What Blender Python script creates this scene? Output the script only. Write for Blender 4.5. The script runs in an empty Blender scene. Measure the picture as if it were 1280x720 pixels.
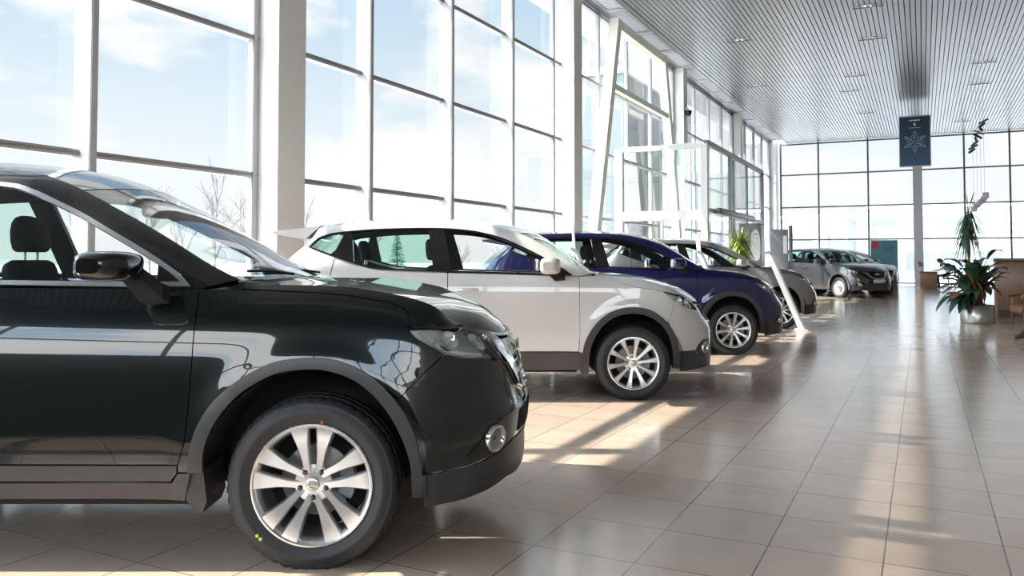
import bpy, bmesh, math, random
import numpy as np
from mathutils import Vector, Matrix
from mathutils.geometry import delaunay_2d_cdt

random.seed(7)
SC = bpy.context.scene
COL = SC.collection
PI = math.pi
R = math.radians

# ------------------------------------------------------------------ materials
MATS = {}

def new_mat(name):
    m = bpy.data.materials.new(name)
    m.use_nodes = True
    nt = m.node_tree
    nt.nodes.clear()
    out = nt.nodes.new('ShaderNodeOutputMaterial')
    return m, nt, out


def pbr(name, col, rough=0.5, metal=0.0, coat=0.0, noise=0.0, nscale=8.0, bump=0.0, bscale=40.0, spec=0.5, emit=None, estr=0.0, coatr=0.02, ior=1.5):
    if name in MATS:
        return MATS[name]
    m, nt, out = new_mat(name)
    b = nt.nodes.new('ShaderNodeBsdfPrincipled')
    c = (col[0], col[1], col[2], 1)
    b.inputs['Base Color'].default_value = c
    b.inputs['Roughness'].default_value = rough
    b.inputs['Metallic'].default_value = metal
    b.inputs['Coat Weight'].default_value = coat
    b.inputs['Coat Roughness'].default_value = coatr
    b.inputs['Specular IOR Level'].default_value = spec
    b.inputs['IOR'].default_value = ior
    if emit:
        b.inputs['Emission Color'].default_value = (*emit, 1)
        b.inputs['Emission Strength'].default_value = estr
    nt.links.new(b.outputs[0], out.inputs[0])
    if noise > 0 or bump > 0:
        tc = nt.nodes.new('ShaderNodeTexCoord')
        n = nt.nodes.new('ShaderNodeTexNoise')
        n.inputs['Scale'].default_value = nscale
        n.inputs['Detail'].default_value = 3
        nt.links.new(tc.outputs['Object'], n.inputs['Vector'])
        if noise > 0:
            mx = nt.nodes.new('ShaderNodeMix')
            mx.data_type = 'RGBA'
            mx.inputs['A'].default_value = tuple(max(0, v * (1 - noise)) for v in col) + (1,)
            mx.inputs['B'].default_value = tuple(min(1, v * (1 + noise)) for v in col) + (1,)
            nt.links.new(n.outputs['Fac'], mx.inputs['Factor'])
            nt.links.new(mx.outputs['Result'], b.inputs['Base Color'])
        if bump > 0:
            n2 = nt.nodes.new('ShaderNodeTexNoise')
            n2.inputs['Scale'].default_value = bscale
            nt.links.new(tc.outputs['Object'], n2.inputs['Vector'])
            bp = nt.nodes.new('ShaderNodeBump')
            bp.inputs['Strength'].default_value = bump
            bp.inputs['Distance'].default_value = 0.01
            nt.links.new(n2.outputs['Fac'], bp.inputs['Height'])
            nt.links.new(bp.outputs[0], b.inputs['Normal'])
    MATS[name] = m
    return m


def glass(name, tint, refl=1.0, rough=0.0, ior=1.5):
    """thin sheet of glass: tinted see-through plus a Fresnel mirror"""
    if name in MATS:
        return MATS[name]
    m, nt, out = new_mat(name)
    tr = nt.nodes.new('ShaderNodeBsdfTransparent')
    tr.inputs['Color'].default_value = (*tint, 1)
    gl = nt.nodes.new('ShaderNodeBsdfGlossy')
    gl.inputs['Roughness'].default_value = rough
    gl.inputs['Color'].default_value = (refl, refl, refl, 1)
    fr = nt.nodes.new('ShaderNodeFresnel')
    # the same mirror strength from either face of the thin sheet
    ge = nt.nodes.new('ShaderNodeNewGeometry')
    io = nt.nodes.new('ShaderNodeMapRange')
    io.inputs['To Min'].default_value = ior
    io.inputs['To Max'].default_value = 1.0 / ior
    nt.links.new(ge.outputs['Backfacing'], io.inputs['Value'])
    nt.links.new(io.outputs[0], fr.inputs['IOR'])
    mx = nt.nodes.new('ShaderNodeMixShader')
    nt.links.new(fr.outputs[0], mx.inputs[0])
    nt.links.new(tr.outputs[0], mx.inputs[1])
    nt.links.new(gl.outputs[0], mx.inputs[2])
    nt.links.new(mx.outputs[0], out.inputs[0])
    MATS[name] = m
    return m


def paint(name, col, metal=0.0, rough=0.35, flake=0.0):
    if name in MATS:
        return MATS[name]
    m, nt, out = new_mat(name)
    b = nt.nodes.new('ShaderNodeBsdfPrincipled')
    b.inputs['Base Color'].default_value = (*col, 1)
    b.inputs['Metallic'].default_value = metal
    b.inputs['Roughness'].default_value = rough
    b.inputs['Specular IOR Level'].default_value = 0.15
    b.inputs['Coat Weight'].default_value = 1.0
    b.inputs['Coat Roughness'].default_value = 0.015
    b.inputs['Coat IOR'].default_value = 1.6
    if flake > 0:
        tc = nt.nodes.new('ShaderNodeTexCoord')
        v = nt.nodes.new('ShaderNodeTexVoronoi')
        v.inputs['Scale'].default_value = 700
        nt.links.new(tc.outputs['Object'], v.inputs['Vector'])
        mx = nt.nodes.new('ShaderNodeMix')
        mx.data_type = 'RGBA'
        mx.inputs['A'].default_value = tuple(c * (1 - flake) for c in col) + (1,)
        mx.inputs['B'].default_value = tuple(min(1, c * (1 + flake)) for c in col) + (1,)
        sp = nt.nodes.new('ShaderNodeSeparateColor')
        nt.links.new(v.outputs['Color'], sp.inputs[0])
        nt.links.new(sp.outputs[0], mx.inputs['Factor'])
        nt.links.new(mx.outputs['Result'], b.inputs['Base Color'])
    nt.links.new(b.outputs[0], out.inputs[0])
    MATS[name] = m
    return m


# ------------------------------------------------------------------ object helpers
def tag(o, label=None, cat=None, group=None, kind=None):
    if label: o['label'] = label
    if cat: o['category'] = cat
    if group: o['group'] = group
    if kind: o['kind'] = kind
    return o


def empty(name, loc=(0, 0, 0), rz=0.0):
    o = bpy.data.objects.new(name, None)
    o.empty_display_size = 0.2
    o.location = loc
    o.rotation_euler = (0, 0, rz)
    COL.objects.link(o)
    return o


class MB:
    """collects vertices and faces of one mesh"""
    def __init__(self):
        self.v, self.f, self.m, self.s, self.n = [], [], [], [], []

    def add(self, verts, faces, mat=0, smooth=False, normals=None):
        b = len(self.v)
        self.v.extend([tuple(map(float, p)) for p in verts])
        self.n.extend([(0.0, 0.0, 0.0)] * len(verts) if normals is None else [tuple(map(float, p)) for p in normals])
        for f in faces:
            self.f.append(tuple(int(i) + b for i in f))
            self.m.append(mat)
            self.s.append(smooth)
        return self

    def merge(self, other, T=None, flip=False):
        vs = other.v
        if T is not None:
            vs = [tuple(T @ Vector(p)) for p in vs]
        b = len(self.v)
        self.v.extend(vs)
        self.n.extend(other.n if T is None else [(0.0, 0.0, 0.0)] * len(vs))
        for f, mm, s in zip(other.f, other.m, other.s):
            f2 = tuple(i + b for i in f)
            self.f.append(f2[::-1] if flip else f2)
            self.m.append(mm)
            self.s.append(s)
        return self

    def mirrored(self):
        o = MB()
        o.v = [(x, -y, z) for x, y, z in self.v]
        o.n = [(x, -y, z) for x, y, z in self.n]
        o.f = [f[::-1] for f in self.f]
        o.m = list(self.m)
        o.s = list(self.s)
        return o

    def box(self, c, s, mat=0, rz=0.0):
        hx, hy, hz = s[0] / 2, s[1] / 2, s[2] / 2
        vs = []
        ca, sa = math.cos(rz), math.sin(rz)
        for z in (-hz, hz):
            for x, y in ((-hx, -hy), (hx, -hy), (hx, hy), (-hx, hy)):
                vs.append((c[0] + x * ca - y * sa, c[1] + x * sa + y * ca, c[2] + z))
        return self.add(vs, [(3, 2, 1, 0), (4, 5, 6, 7), (0, 1, 5, 4), (1, 2, 6, 5), (2, 3, 7, 6), (3, 0, 4, 7)], mat)

    def bar(self, p, q, w, h, mat=0, up=(0, 0, 1)):
        p, q = Vector(p), Vector(q)
        d = (q - p).normalized()
        upv = Vector(up)
        if abs(d.dot(upv)) > 0.99:
            upv = Vector((0, 1, 0))
        s = d.cross(upv).normalized()
        t = s.cross(d).normalized()
        vs = []
        for c in (p, q):
            for a, b in ((-1, -1), (1, -1), (1, 1), (-1, 1)):
                vs.append(c + s * (a * w / 2) + t * (b * h / 2))
        return self.add(vs, [(3, 2, 1, 0), (4, 5, 6, 7), (0, 1, 5, 4), (1, 2, 6, 5), (2, 3, 7, 6), (3, 0, 4, 7)], mat)

    def tube(self, pts, rad, n=8, mat=0, smooth=True, caps=True):
        pts = [Vector(p) for p in pts]
        rads = rad if isinstance(rad, (list, tuple)) else [rad] * len(pts)
        vs, fs = [], []
        for i, p in enumerate(pts):
            d = (pts[min(i + 1, len(pts) - 1)] - pts[max(i - 1, 0)]).normalized()
            ref = Vector((0, 0, 1)) if abs(d.z) < 0.9 else Vector((1, 0, 0))
            a = d.cross(ref).normalized()
            b = d.cross(a).normalized()
            for k in range(n):
                t = 2 * PI * k / n
                vs.append(p + a * (rads[i] * math.cos(t)) + b * (rads[i] * math.sin(t)))
        for i in range(len(pts) - 1):
            for k in range(n):
                k2 = (k + 1) % n
                fs.append((i * n + k2, i * n + k, (i + 1) * n + k, (i + 1) * n + k2))
        self.add(vs, fs, mat, smooth)
        if caps:
            self.add(vs[:n], [tuple(range(n))], mat)
            self.add(vs[-n:], [tuple(range(n))[::-1]], mat)
        return self

    def lathe(self, prof, n=32, mat=0, axis='z', c=(0, 0, 0), smooth=True, closed=False):
        """prof: (radius, height) pairs"""
        vs, fs = [], []
        m = len(prof)
        for k in range(n):
            t = 2 * PI * k / n
            for r, h in prof:
                x, y, z = r * math.cos(t), r * math.sin(t), h
                if axis == 'y':
                    x, y, z = r * math.cos(t), h, r * math.sin(t)
                elif axis == 'x':
                    x, y, z = h, r * math.cos(t), r * math.sin(t)
                vs.append((c[0] + x, c[1] + y, c[2] + z))
        mm = m if closed else m - 1
        for k in range(n):
            k2 = (k + 1) % n
            for j in range(mm):
                j2 = (j + 1) % m
                f = (k * m + j, k2 * m + j, k2 * m + j2, k * m + j2)
                fs.append(f[::-1] if axis == 'y' else f)
        return self.add(vs, fs, mat, smooth)

    def loft(self, rings, mat=0, smooth=True, caps=True, closed=True):
        n = len(rings[0])
        vs = [p for r in rings for p in r]
        fs = []
        for i in range(len(rings) - 1):
            for k in range(n if closed else n - 1):
                k2 = (k + 1) % n
                fs.append((i * n + k, i * n + k2, (i + 1) * n + k2, (i + 1) * n + k))
        self.add(vs, fs, mat, smooth)
        if caps:
            self.add(rings[0], [tuple(range(n))[::-1]], mat, smooth)
            self.add(rings[-1], [tuple(range(n))], mat, smooth)
        return self

    def prism(self, poly, axis, a, b, mat=0):
        """poly of 2D points extruded along an axis from a to b"""
        def P(p, h):
            if axis == 'z': return (p[0], p[1], h)
            if axis == 'y': return (p[0], h, p[1])
            return (h, p[0], p[1])
        n = len(poly)
        vs = [P(p, a) for p in poly] + [P(p, b) for p in poly]
        fs = [tuple(range(n))[::-1], tuple(range(n, 2 * n))]
        for i in range(n):
            j = (i + 1) % n
            fs.append((i, j, n + j, n + i))
        return self.add(vs, fs, mat)

    def rbox(self, c, s, r=0.02, seg=2, mat=0, taper=1.0, sub=0, rot=None, shear=0.0):
        bm = bmesh.new()
        bmesh.ops.create_cube(bm, size=1)
        for v in bm.verts:
            k = taper if v.co.z > 0 else 1.0
            v.co = Vector((v.co.x * s[0] * k, v.co.y * s[1] * k, v.co.z * s[2]))
        bmesh.ops.bevel(bm, geom=list(bm.edges), offset=r, segments=seg, profile=0.5, affect='EDGES')
        for v in bm.verts:
            v.co.x += shear * v.co.z
        M = Matrix.Translation(c) @ (rot.to_4x4() if rot else Matrix.Identity(4))
        bm.verts.ensure_lookup_table()
        vs = [M @ v.co for v in bm.verts]
        fs = [[v.index for v in f.verts] for f in bm.faces]
        bm.free()
        return self.add(vs, fs, mat, True)

    def build(self, name, mats, parent=None, merge=0.0, recalc=False, sharp=None):
        me = bpy.data.meshes.new(name)
        me.from_pydata(self.v, [], self.f)
        if not isinstance(mats, (list, tuple)):
            mats = [mats]
        for mt in mats:
            me.materials.append(mt)
        me.polygons.foreach_set('material_index', self.m)
        me.polygons.foreach_set('use_smooth', self.s)
        if merge > 0 or recalc:
            bm = bmesh.new()
            bm.from_mesh(me)
            if merge > 0:
                bmesh.ops.remove_doubles(bm, verts=bm.verts, dist=merge)
            if recalc:
                bmesh.ops.recalc_face_normals(bm, faces=bm.faces)
            bm.to_mesh(me)
            bm.free()
        if any(n_ != (0.0, 0.0, 0.0) for n_ in self.n[:1]) and len(me.vertices) == len(self.n):
            me.normals_split_custom_set([self.n[l.vertex_index] for l in me.loops])
        if sharp:
            me.set_sharp_from_angle(angle=R(sharp))
        me.update()
        o = bpy.data.objects.new(name, me)
        COL.objects.link(o)
        if parent:
            o.parent = parent
        return o


def copy_tree(o, parent=None):
    c = o.copy()
    COL.objects.link(c)
    c.parent = parent
    for ch in list(o.children):
        copy_tree(ch, c)
    return c


def crom(pts, n=6, closed=False):
    """Catmull-Rom through pts"""
    pts = [np.array(p, float) for p in pts]
    m = len(pts)
    out = []
    rng = range(m) if closed else range(m - 1)
    for i in rng:
        p1, p2 = pts[i], pts[(i + 1) % m]
        p0 = pts[i - 1] if (i > 0 or closed) else 2 * p1 - p2
        p3 = pts[(i + 2) % m] if (i + 2 < m or closed) else 2 * p2 - p1
        for k in range(n):
            t = k / n
            out.append(0.5 * ((2 * p1) + (-p0 + p2) * t + (2 * p0 - 5 * p1 + 4 * p2 - p3) * t * t + (-p0 + 3 * p1 - 3 * p2 + p3) * t ** 3))
    if not closed:
        out.append(pts[-1])
    return [tuple(p) for p in out]


class Cv:
    """smooth function of one variable through points (monotone-safe Hermite)"""
    def __init__(self, pts):
        pts = sorted(pts)
        self.x = np.array([p[0] for p in pts], float)
        self.y = np.array([p[1] for p in pts], float)
        d = np.diff(self.y) / np.diff(self.x)
        m = np.zeros(len(pts))
        m[0], m[-1] = d[0], d[-1]
        for i in range(1, len(pts) - 1):
            if d[i - 1] * d[i] <= 0:
                m[i] = 0
            else:
                w1 = 2 * (self.x[i + 1] - self.x[i]) + (self.x[i] - self.x[i - 1])
                w2 = (self.x[i + 1] - self.x[i]) + 2 * (self.x[i] - self.x[i - 1])
                m[i] = (w1 + w2) / (w1 / d[i - 1] + w2 / d[i])
        self.m = m

    def __call__(self, q):
        q = np.clip(np.asarray(q, float), self.x[0], self.x[-1])
        i = np.clip(np.searchsorted(self.x, q) - 1, 0, len(self.x) - 2)
        h = self.x[i + 1] - self.x[i]
        t = (q - self.x[i]) / h
        return ((1 + 2 * t) * (1 - t) ** 2 * self.y[i] + t * (1 - t) ** 2 * h * self.m[i]
                + t * t * (3 - 2 * t) * self.y[i + 1] + t * t * (t - 1) * h * self.m[i + 1])


def in_poly(px, py, poly):
    c = np.zeros(px.shape, bool)
    n = len(poly)
    for i in range(n):
        x1, y1 = poly[i]
        x2, y2 = poly[(i + 1) % n]
        if y1 == y2:
            continue
        cond = ((y1 > py) != (y2 > py))
        xi = (x2 - x1) * (py - y1) / (y2 - y1) + x1
        c ^= cond & (px < xi)
    return c


def seg_dist(px, py, poly):
    d = np.full(px.shape, 1e9)
    n = len(poly)
    for i in range(n):
        x1, y1 = poly[i]
        x2, y2 = poly[(i + 1) % n]
        dx, dy = x2 - x1, y2 - y1
        L = dx * dx + dy * dy
        if L < 1e-14:
            continue
        t = np.clip(((px - x1) * dx + (py - y1) * dy) / L, 0, 1)
        d = np.minimum(d, np.hypot(px - x1 - t * dx, py - y1 - t * dy))
    return d


def densify(poly, h):
    out = []
    n = len(poly)
    for i in range(n):
        a, b = poly[i], poly[(i + 1) % n]
        L = math.hypot(b[0] - a[0], b[1] - a[1])
        if L < 1e-6:
            continue
        k = max(1, int(math.ceil(L / h)))
        for j in range(k):
            t = j / k
            out.append((a[0] + (b[0] - a[0]) * t, a[1] + (b[1] - a[1]) * t))
    return out


def area2(poly):
    return 0.5 * sum(poly[i][0] * poly[(i + 1) % len(poly)][1] - poly[(i + 1) % len(poly)][0] * poly[i][1] for i in range(len(poly)))


def inset(poly, d):
    """shrink a closed polygon by d (either winding)"""
    poly = [p for i, p in enumerate(poly) if math.hypot(p[0] - poly[i - 1][0], p[1] - poly[i - 1][1]) > 1e-5]
    s = 1 if area2(poly) > 0 else -1
    out = []
    n = len(poly)
    for i in range(n):
        a, b, c = poly[i - 1], poly[i], poly[(i + 1) % n]
        e1 = np.array([b[0] - a[0], b[1] - a[1]]); e1 /= np.linalg.norm(e1)
        e2 = np.array([c[0] - b[0], c[1] - b[1]]); e2 /= np.linalg.norm(e2)
        n1 = np.array([-e1[1], e1[0]]) * s
        n2 = np.array([-e2[1], e2[0]]) * s
        m = n1 + n2
        L = np.dot(m, m)
        m = m / max(L, 0.6) * 2
        out.append((b[0] + m[0] * d, b[1] + m[1] * d))
    return out


def clip(poly, a, b):
    """keep the part of poly left of the line a->b"""
    out = []
    n = len(poly)
    def s(p): return (b[0] - a[0]) * (p[1] - a[1]) - (b[1] - a[1]) * (p[0] - a[0])
    for i in range(n):
        p, q = poly[i], poly[(i + 1) % n]
        sp, sq = s(p), s(q)
        if sp >= 0:
            out.append(p)
        if (sp >= 0) != (sq >= 0):
            t = sp / (sp - sq)
            out.append((p[0] + (q[0] - p[0]) * t, p[1] + (q[1] - p[1]) * t))
    return out
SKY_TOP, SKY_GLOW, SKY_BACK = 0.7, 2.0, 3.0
SKY, SUN, EXPOSURE = 0.49, 5.2, 1.2
# ------------------------------------------------------------------ car surfaces
class Body:
    """car-local frame: x forward with 0 at the front axle, y to the left, z up.
    The right flank is a chart (u, z) -> point, u running from the tail's middle to the nose's middle."""
    def __init__(s, S):
        s.S = S
        plan = crom(S['plan'], 10)
        P = np.array(plan)
        d = np.concatenate([[0], np.cumsum(np.hypot(*np.diff(P, axis=0).T))])
        i0 = np.argmin(np.abs(P[:, 0] + 1.0))
        u = d - d[i0] + P[i0, 0]
        s.pu, s.px, s.py = u, P[:, 0], np.maximum(P[:, 1], 0)
        s.u0, s.u1 = u[0], u[-1]
        s.top = Cv(S['top'])
        s.belt = Cv(S['belt'])
        s.ins = Cv(S['inset'])
        s.dn = Cv([(z, x - S['nose']) for z, x in S['nose_prof']])
        s.dt = Cv([(z, x - S['tail']) for z, x in S['tail_prof']])
        s.W = max(s.py)

    def wn(s, u):
        a, b = s.S['wn']
        t = np.clip((u - a) / (b - a), 0, 1)
        return t * t * (3 - 2 * t)

    def wt(s, u):
        a, b = s.S['wt']
        t = np.clip((a - u) / (a - b), 0, 1)
        return t * t * (3 - 2 * t)

    def X(s, u, z):
        return np.interp(u, s.pu, s.px) + s.wn(u) * s.dn(z) + s.wt(u) * s.dt(z)

    def P(s, u, z):
        u, z = np.asarray(u, float), np.asarray(z, float)
        x = s.X(u, z)
        y0 = np.interp(u, s.pu, s.py)
        zb = s.belt(x)
        ins = s.ins(np.minimum(z, zb))
        a = np.maximum(z - zb, 0)
        ins = ins + a * s.S['tumble'] + a * a * 0.12
        zt = s.top(u)
        r = 0.075
        t = np.clip((z - (zt - r)) / r, 0, 1.3)
        ins = ins + s.S['roll'] * t * t
        for wx, am in s.S['flare']:
            dd = np.hypot(x - wx, z - s.S['wr'])
            ins = ins - am * np.exp(-((dd - 0.50) / 0.075) ** 2) * (z < zb)
        y = y0 * (1 - ins / s.W)
        return np.stack([x, -y, z], -1)

    def N(s, u, z):
        e = 2e-3
        a = s.P(u + e, z) - s.P(u - e, z)
        b = s.P(u, z + e) - s.P(u, z - e)
        n = np.cross(a, b)
        n /= np.maximum(np.linalg.norm(n, axis=-1, keepdims=True), 1e-9)
        flip = np.where((n[..., 1] > 0), -1.0, 1.0)
        nose = np.asarray(u) > s.u1 - 0.12
        tail = np.asarray(u) < s.u0 + 0.12
        flip = np.where(nose, np.where(n[..., 0] < 0, -1.0, 1.0), flip)
        flip = np.where(tail, np.where(n[..., 0] > 0, -1.0, 1.0), flip)
        return n * flip[..., None]

    def U(s, x, z):
        """chart coordinate of a point seen at (x, z) on the flank"""
        uu = np.linspace(s.u0, s.u1, 1500)
        xs = np.maximum.accumulate(s.X(uu, np.full_like(uu, z)))
        return float(np.interp(x, xs, uu))

    def Uy(s, y, nose=True):
        half = s.pu > 0 if nose else s.pu < -2
        yy, uu = s.py[half], s.pu[half]
        if nose:
            return float(np.interp(-y, -yy, uu))
        return float(np.interp(y, yy, uu))

    def uz(s, pts):
        out = []
        for p in pts:
            if len(p) == 3:
                out.append((s.Uy(p[1], p[0] == 'n'), p[2]))
            else:
                out.append((s.U(p[0], p[1]), p[1]))
        return out

    def panel(s, poly, holes=(), off=0.0, thick=0.014, h=None, gap=0.0022, inner=True, mat=0, imat=1, mb=None, raw=False):
        """mesh of one skin panel whose outline is poly in (x, z) (or chart coordinates with raw)"""
        mb = mb or MB()
        h = h or s.S.get('h', 0.034)
        if not raw:
            poly = s.uz(poly)
            holes = [s.uz(q) for q in holes]
        if gap:
            c = [(abs(p[0] - s.u1) < 1e-3 or abs(p[0] - s.u0) < 1e-3) for p in poly]
            q = inset(poly, gap)
            if len(q) == len(poly):
                poly = [((p[0] if cc else qq[0]), qq[1]) for p, qq, cc in zip(poly, q, c)]
            else:
                poly = q
            holes = [inset(hh, -gap) for hh in holes]
        loops = [densify(poly, h * 0.8)] + [densify(q, h * 0.8) for q in holes]
        pts, edges = [], []
        for lp in loops:
            b = len(pts)
            pts += lp
            edges += [(b + i, b + (i + 1) % len(lp)) for i in range(len(lp))]
        A = np.array(loops[0])
        gx = np.arange(A[:, 0].min(), A[:, 0].max(), h)
        gz = np.arange(A[:, 1].min(), A[:, 1].max(), h * 0.85)
        GX, GZ = np.meshgrid(gx, gz)
        GX = GX + (np.arange(len(gz)) % 2)[:, None] * h * 0.5
        GX, GZ = GX.ravel(), GZ.ravel()
        ok = in_poly(GX, GZ, loops[0]) & (seg_dist(GX, GZ, loops[0]) > h * 0.5)
        for q in loops[1:]:
            ok &= ~in_poly(GX, GZ, q) & (seg_dist(GX, GZ, q) > h * 0.5)
        nb = len(pts)
        allp = [Vector(p) for p in pts] + [Vector((a, b)) for a, b in zip(GX[ok], GZ[ok])]
        vs, es, fs, ov, oe, of = delaunay_2d_cdt(allp, edges, [], 0, 1e-6)
        V = np.array([(v[0], v[1]) for v in vs])
        F = np.array([f for f in fs if len(f) == 3])
        C = V[F].mean(1)
        keep = in_poly(C[:, 0], C[:, 1], loops[0])
        for q in loops[1:]:
            keep &= ~in_poly(C[:, 0], C[:, 1], q)
        F = F[keep]
        N = s.N(V[:, 0], V[:, 1])
        P = s.P(V[:, 0], V[:, 1]) + N * off
        # face orientation
        a, b, c = P[F[:, 0]], P[F[:, 1]], P[F[:, 2]]
        fn = np.cross(b - a, c - a)
        bad = (fn * N[F[:, 0]]).sum(1) < 0
        F[bad] = F[bad][:, ::-1]
        mb.add(P, F, mat, True, N)
        if thick > 0:
            Q = P - N * thick
            if inner:
                mb.add(Q, F[:, ::-1], imat, True, -N)
            cnt = {}
            for f in F:
                for i in range(3):
                    e = (f[i], f[(i + 1) % 3])
                    cnt[tuple(sorted(e))] = cnt.get(tuple(sorted(e)), []) + [e]
            rim = [e[0] for e in cnt.values() if len(e) == 1]
            rv, rf = [], []
            for i, j in rim:
                if abs(P[i][1]) < 2e-3 and abs(P[j][1]) < 2e-3:
                    continue
                k = len(rv)
                rv += [P[i], P[j], Q[j], Q[i]]
                rf.append((k + 1, k, k + 3, k + 2))
            if rv:
                mb.add(rv, rf, mat, False)
        return mb

    def edge(s, us):
        us = np.asarray(us, float)
        return s.P(us, s.top(us))


def loft_top(E, C, p=2.2, n=14, thick=0.02, inner=True, mat=0, imat=1, mb=None):
    """skin across the car between the right edge points E, the middle points C and E mirrored"""
    mb = mb or MB()
    E, C = np.array(E), np.array(C)
    t = np.linspace(-1, 1, 2 * n + 1)
    rows = []
    for e, c in zip(E, C):
        y = -e[1] * t
        a = np.abs(t)
        rows.append(np.stack([c[0] + (e[0] - c[0]) * a ** 2, y, c[2] + (e[2] - c[2]) * a ** p], -1))
    V = np.concatenate(rows)
    k = len(t)
    F = []
    for i in range(len(rows) - 1):
        for j in range(k - 1):
            F.append((i * k + j, (i + 1) * k + j, (i + 1) * k + j + 1, i * k + j + 1))
    F = np.array(F)
    a, b, c = V[F[:, 0]], V[F[:, 1]], V[F[:, 2]]
    nz = np.cross(b - a, c - a)[:, 2].sum()
    if nz < 0:
        F = F[:, ::-1]
    mb.add(V, F, mat, True)
    if thick:
        W = V - np.array([0, 0, thick])
        if inner:
            mb.add(W, F[:, ::-1], imat, True)
        m = len(rows)
        ring = [j for j in range(k)] + [i * k + k - 1 for i in range(1, m)] + [(m - 1) * k + j for j in range(k - 2, -1, -1)] + [i * k for i in range(m - 2, 0, -1)]
        rv, rf = [], []
        for i in range(len(ring)):
            x, y2 = ring[i], ring[(i + 1) % len(ring)]
            q = len(rv)
            rv += [V[x], V[y2], W[y2], W[x]]
            rf.append((q, q + 1, q + 2, q + 3))
        mb.add(rv, rf, mat, False)
    return mb


def res(pts, n):
    """resample a polyline of tuples to n points"""
    P = np.array(pts, float)
    d = np.concatenate([[0], np.cumsum(np.linalg.norm(np.diff(P, axis=0), axis=1))])
    q = np.linspace(0, d[-1], n)
    return np.stack([np.interp(q, d, P[:, i]) for i in range(P.shape[1])], -1)


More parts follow.
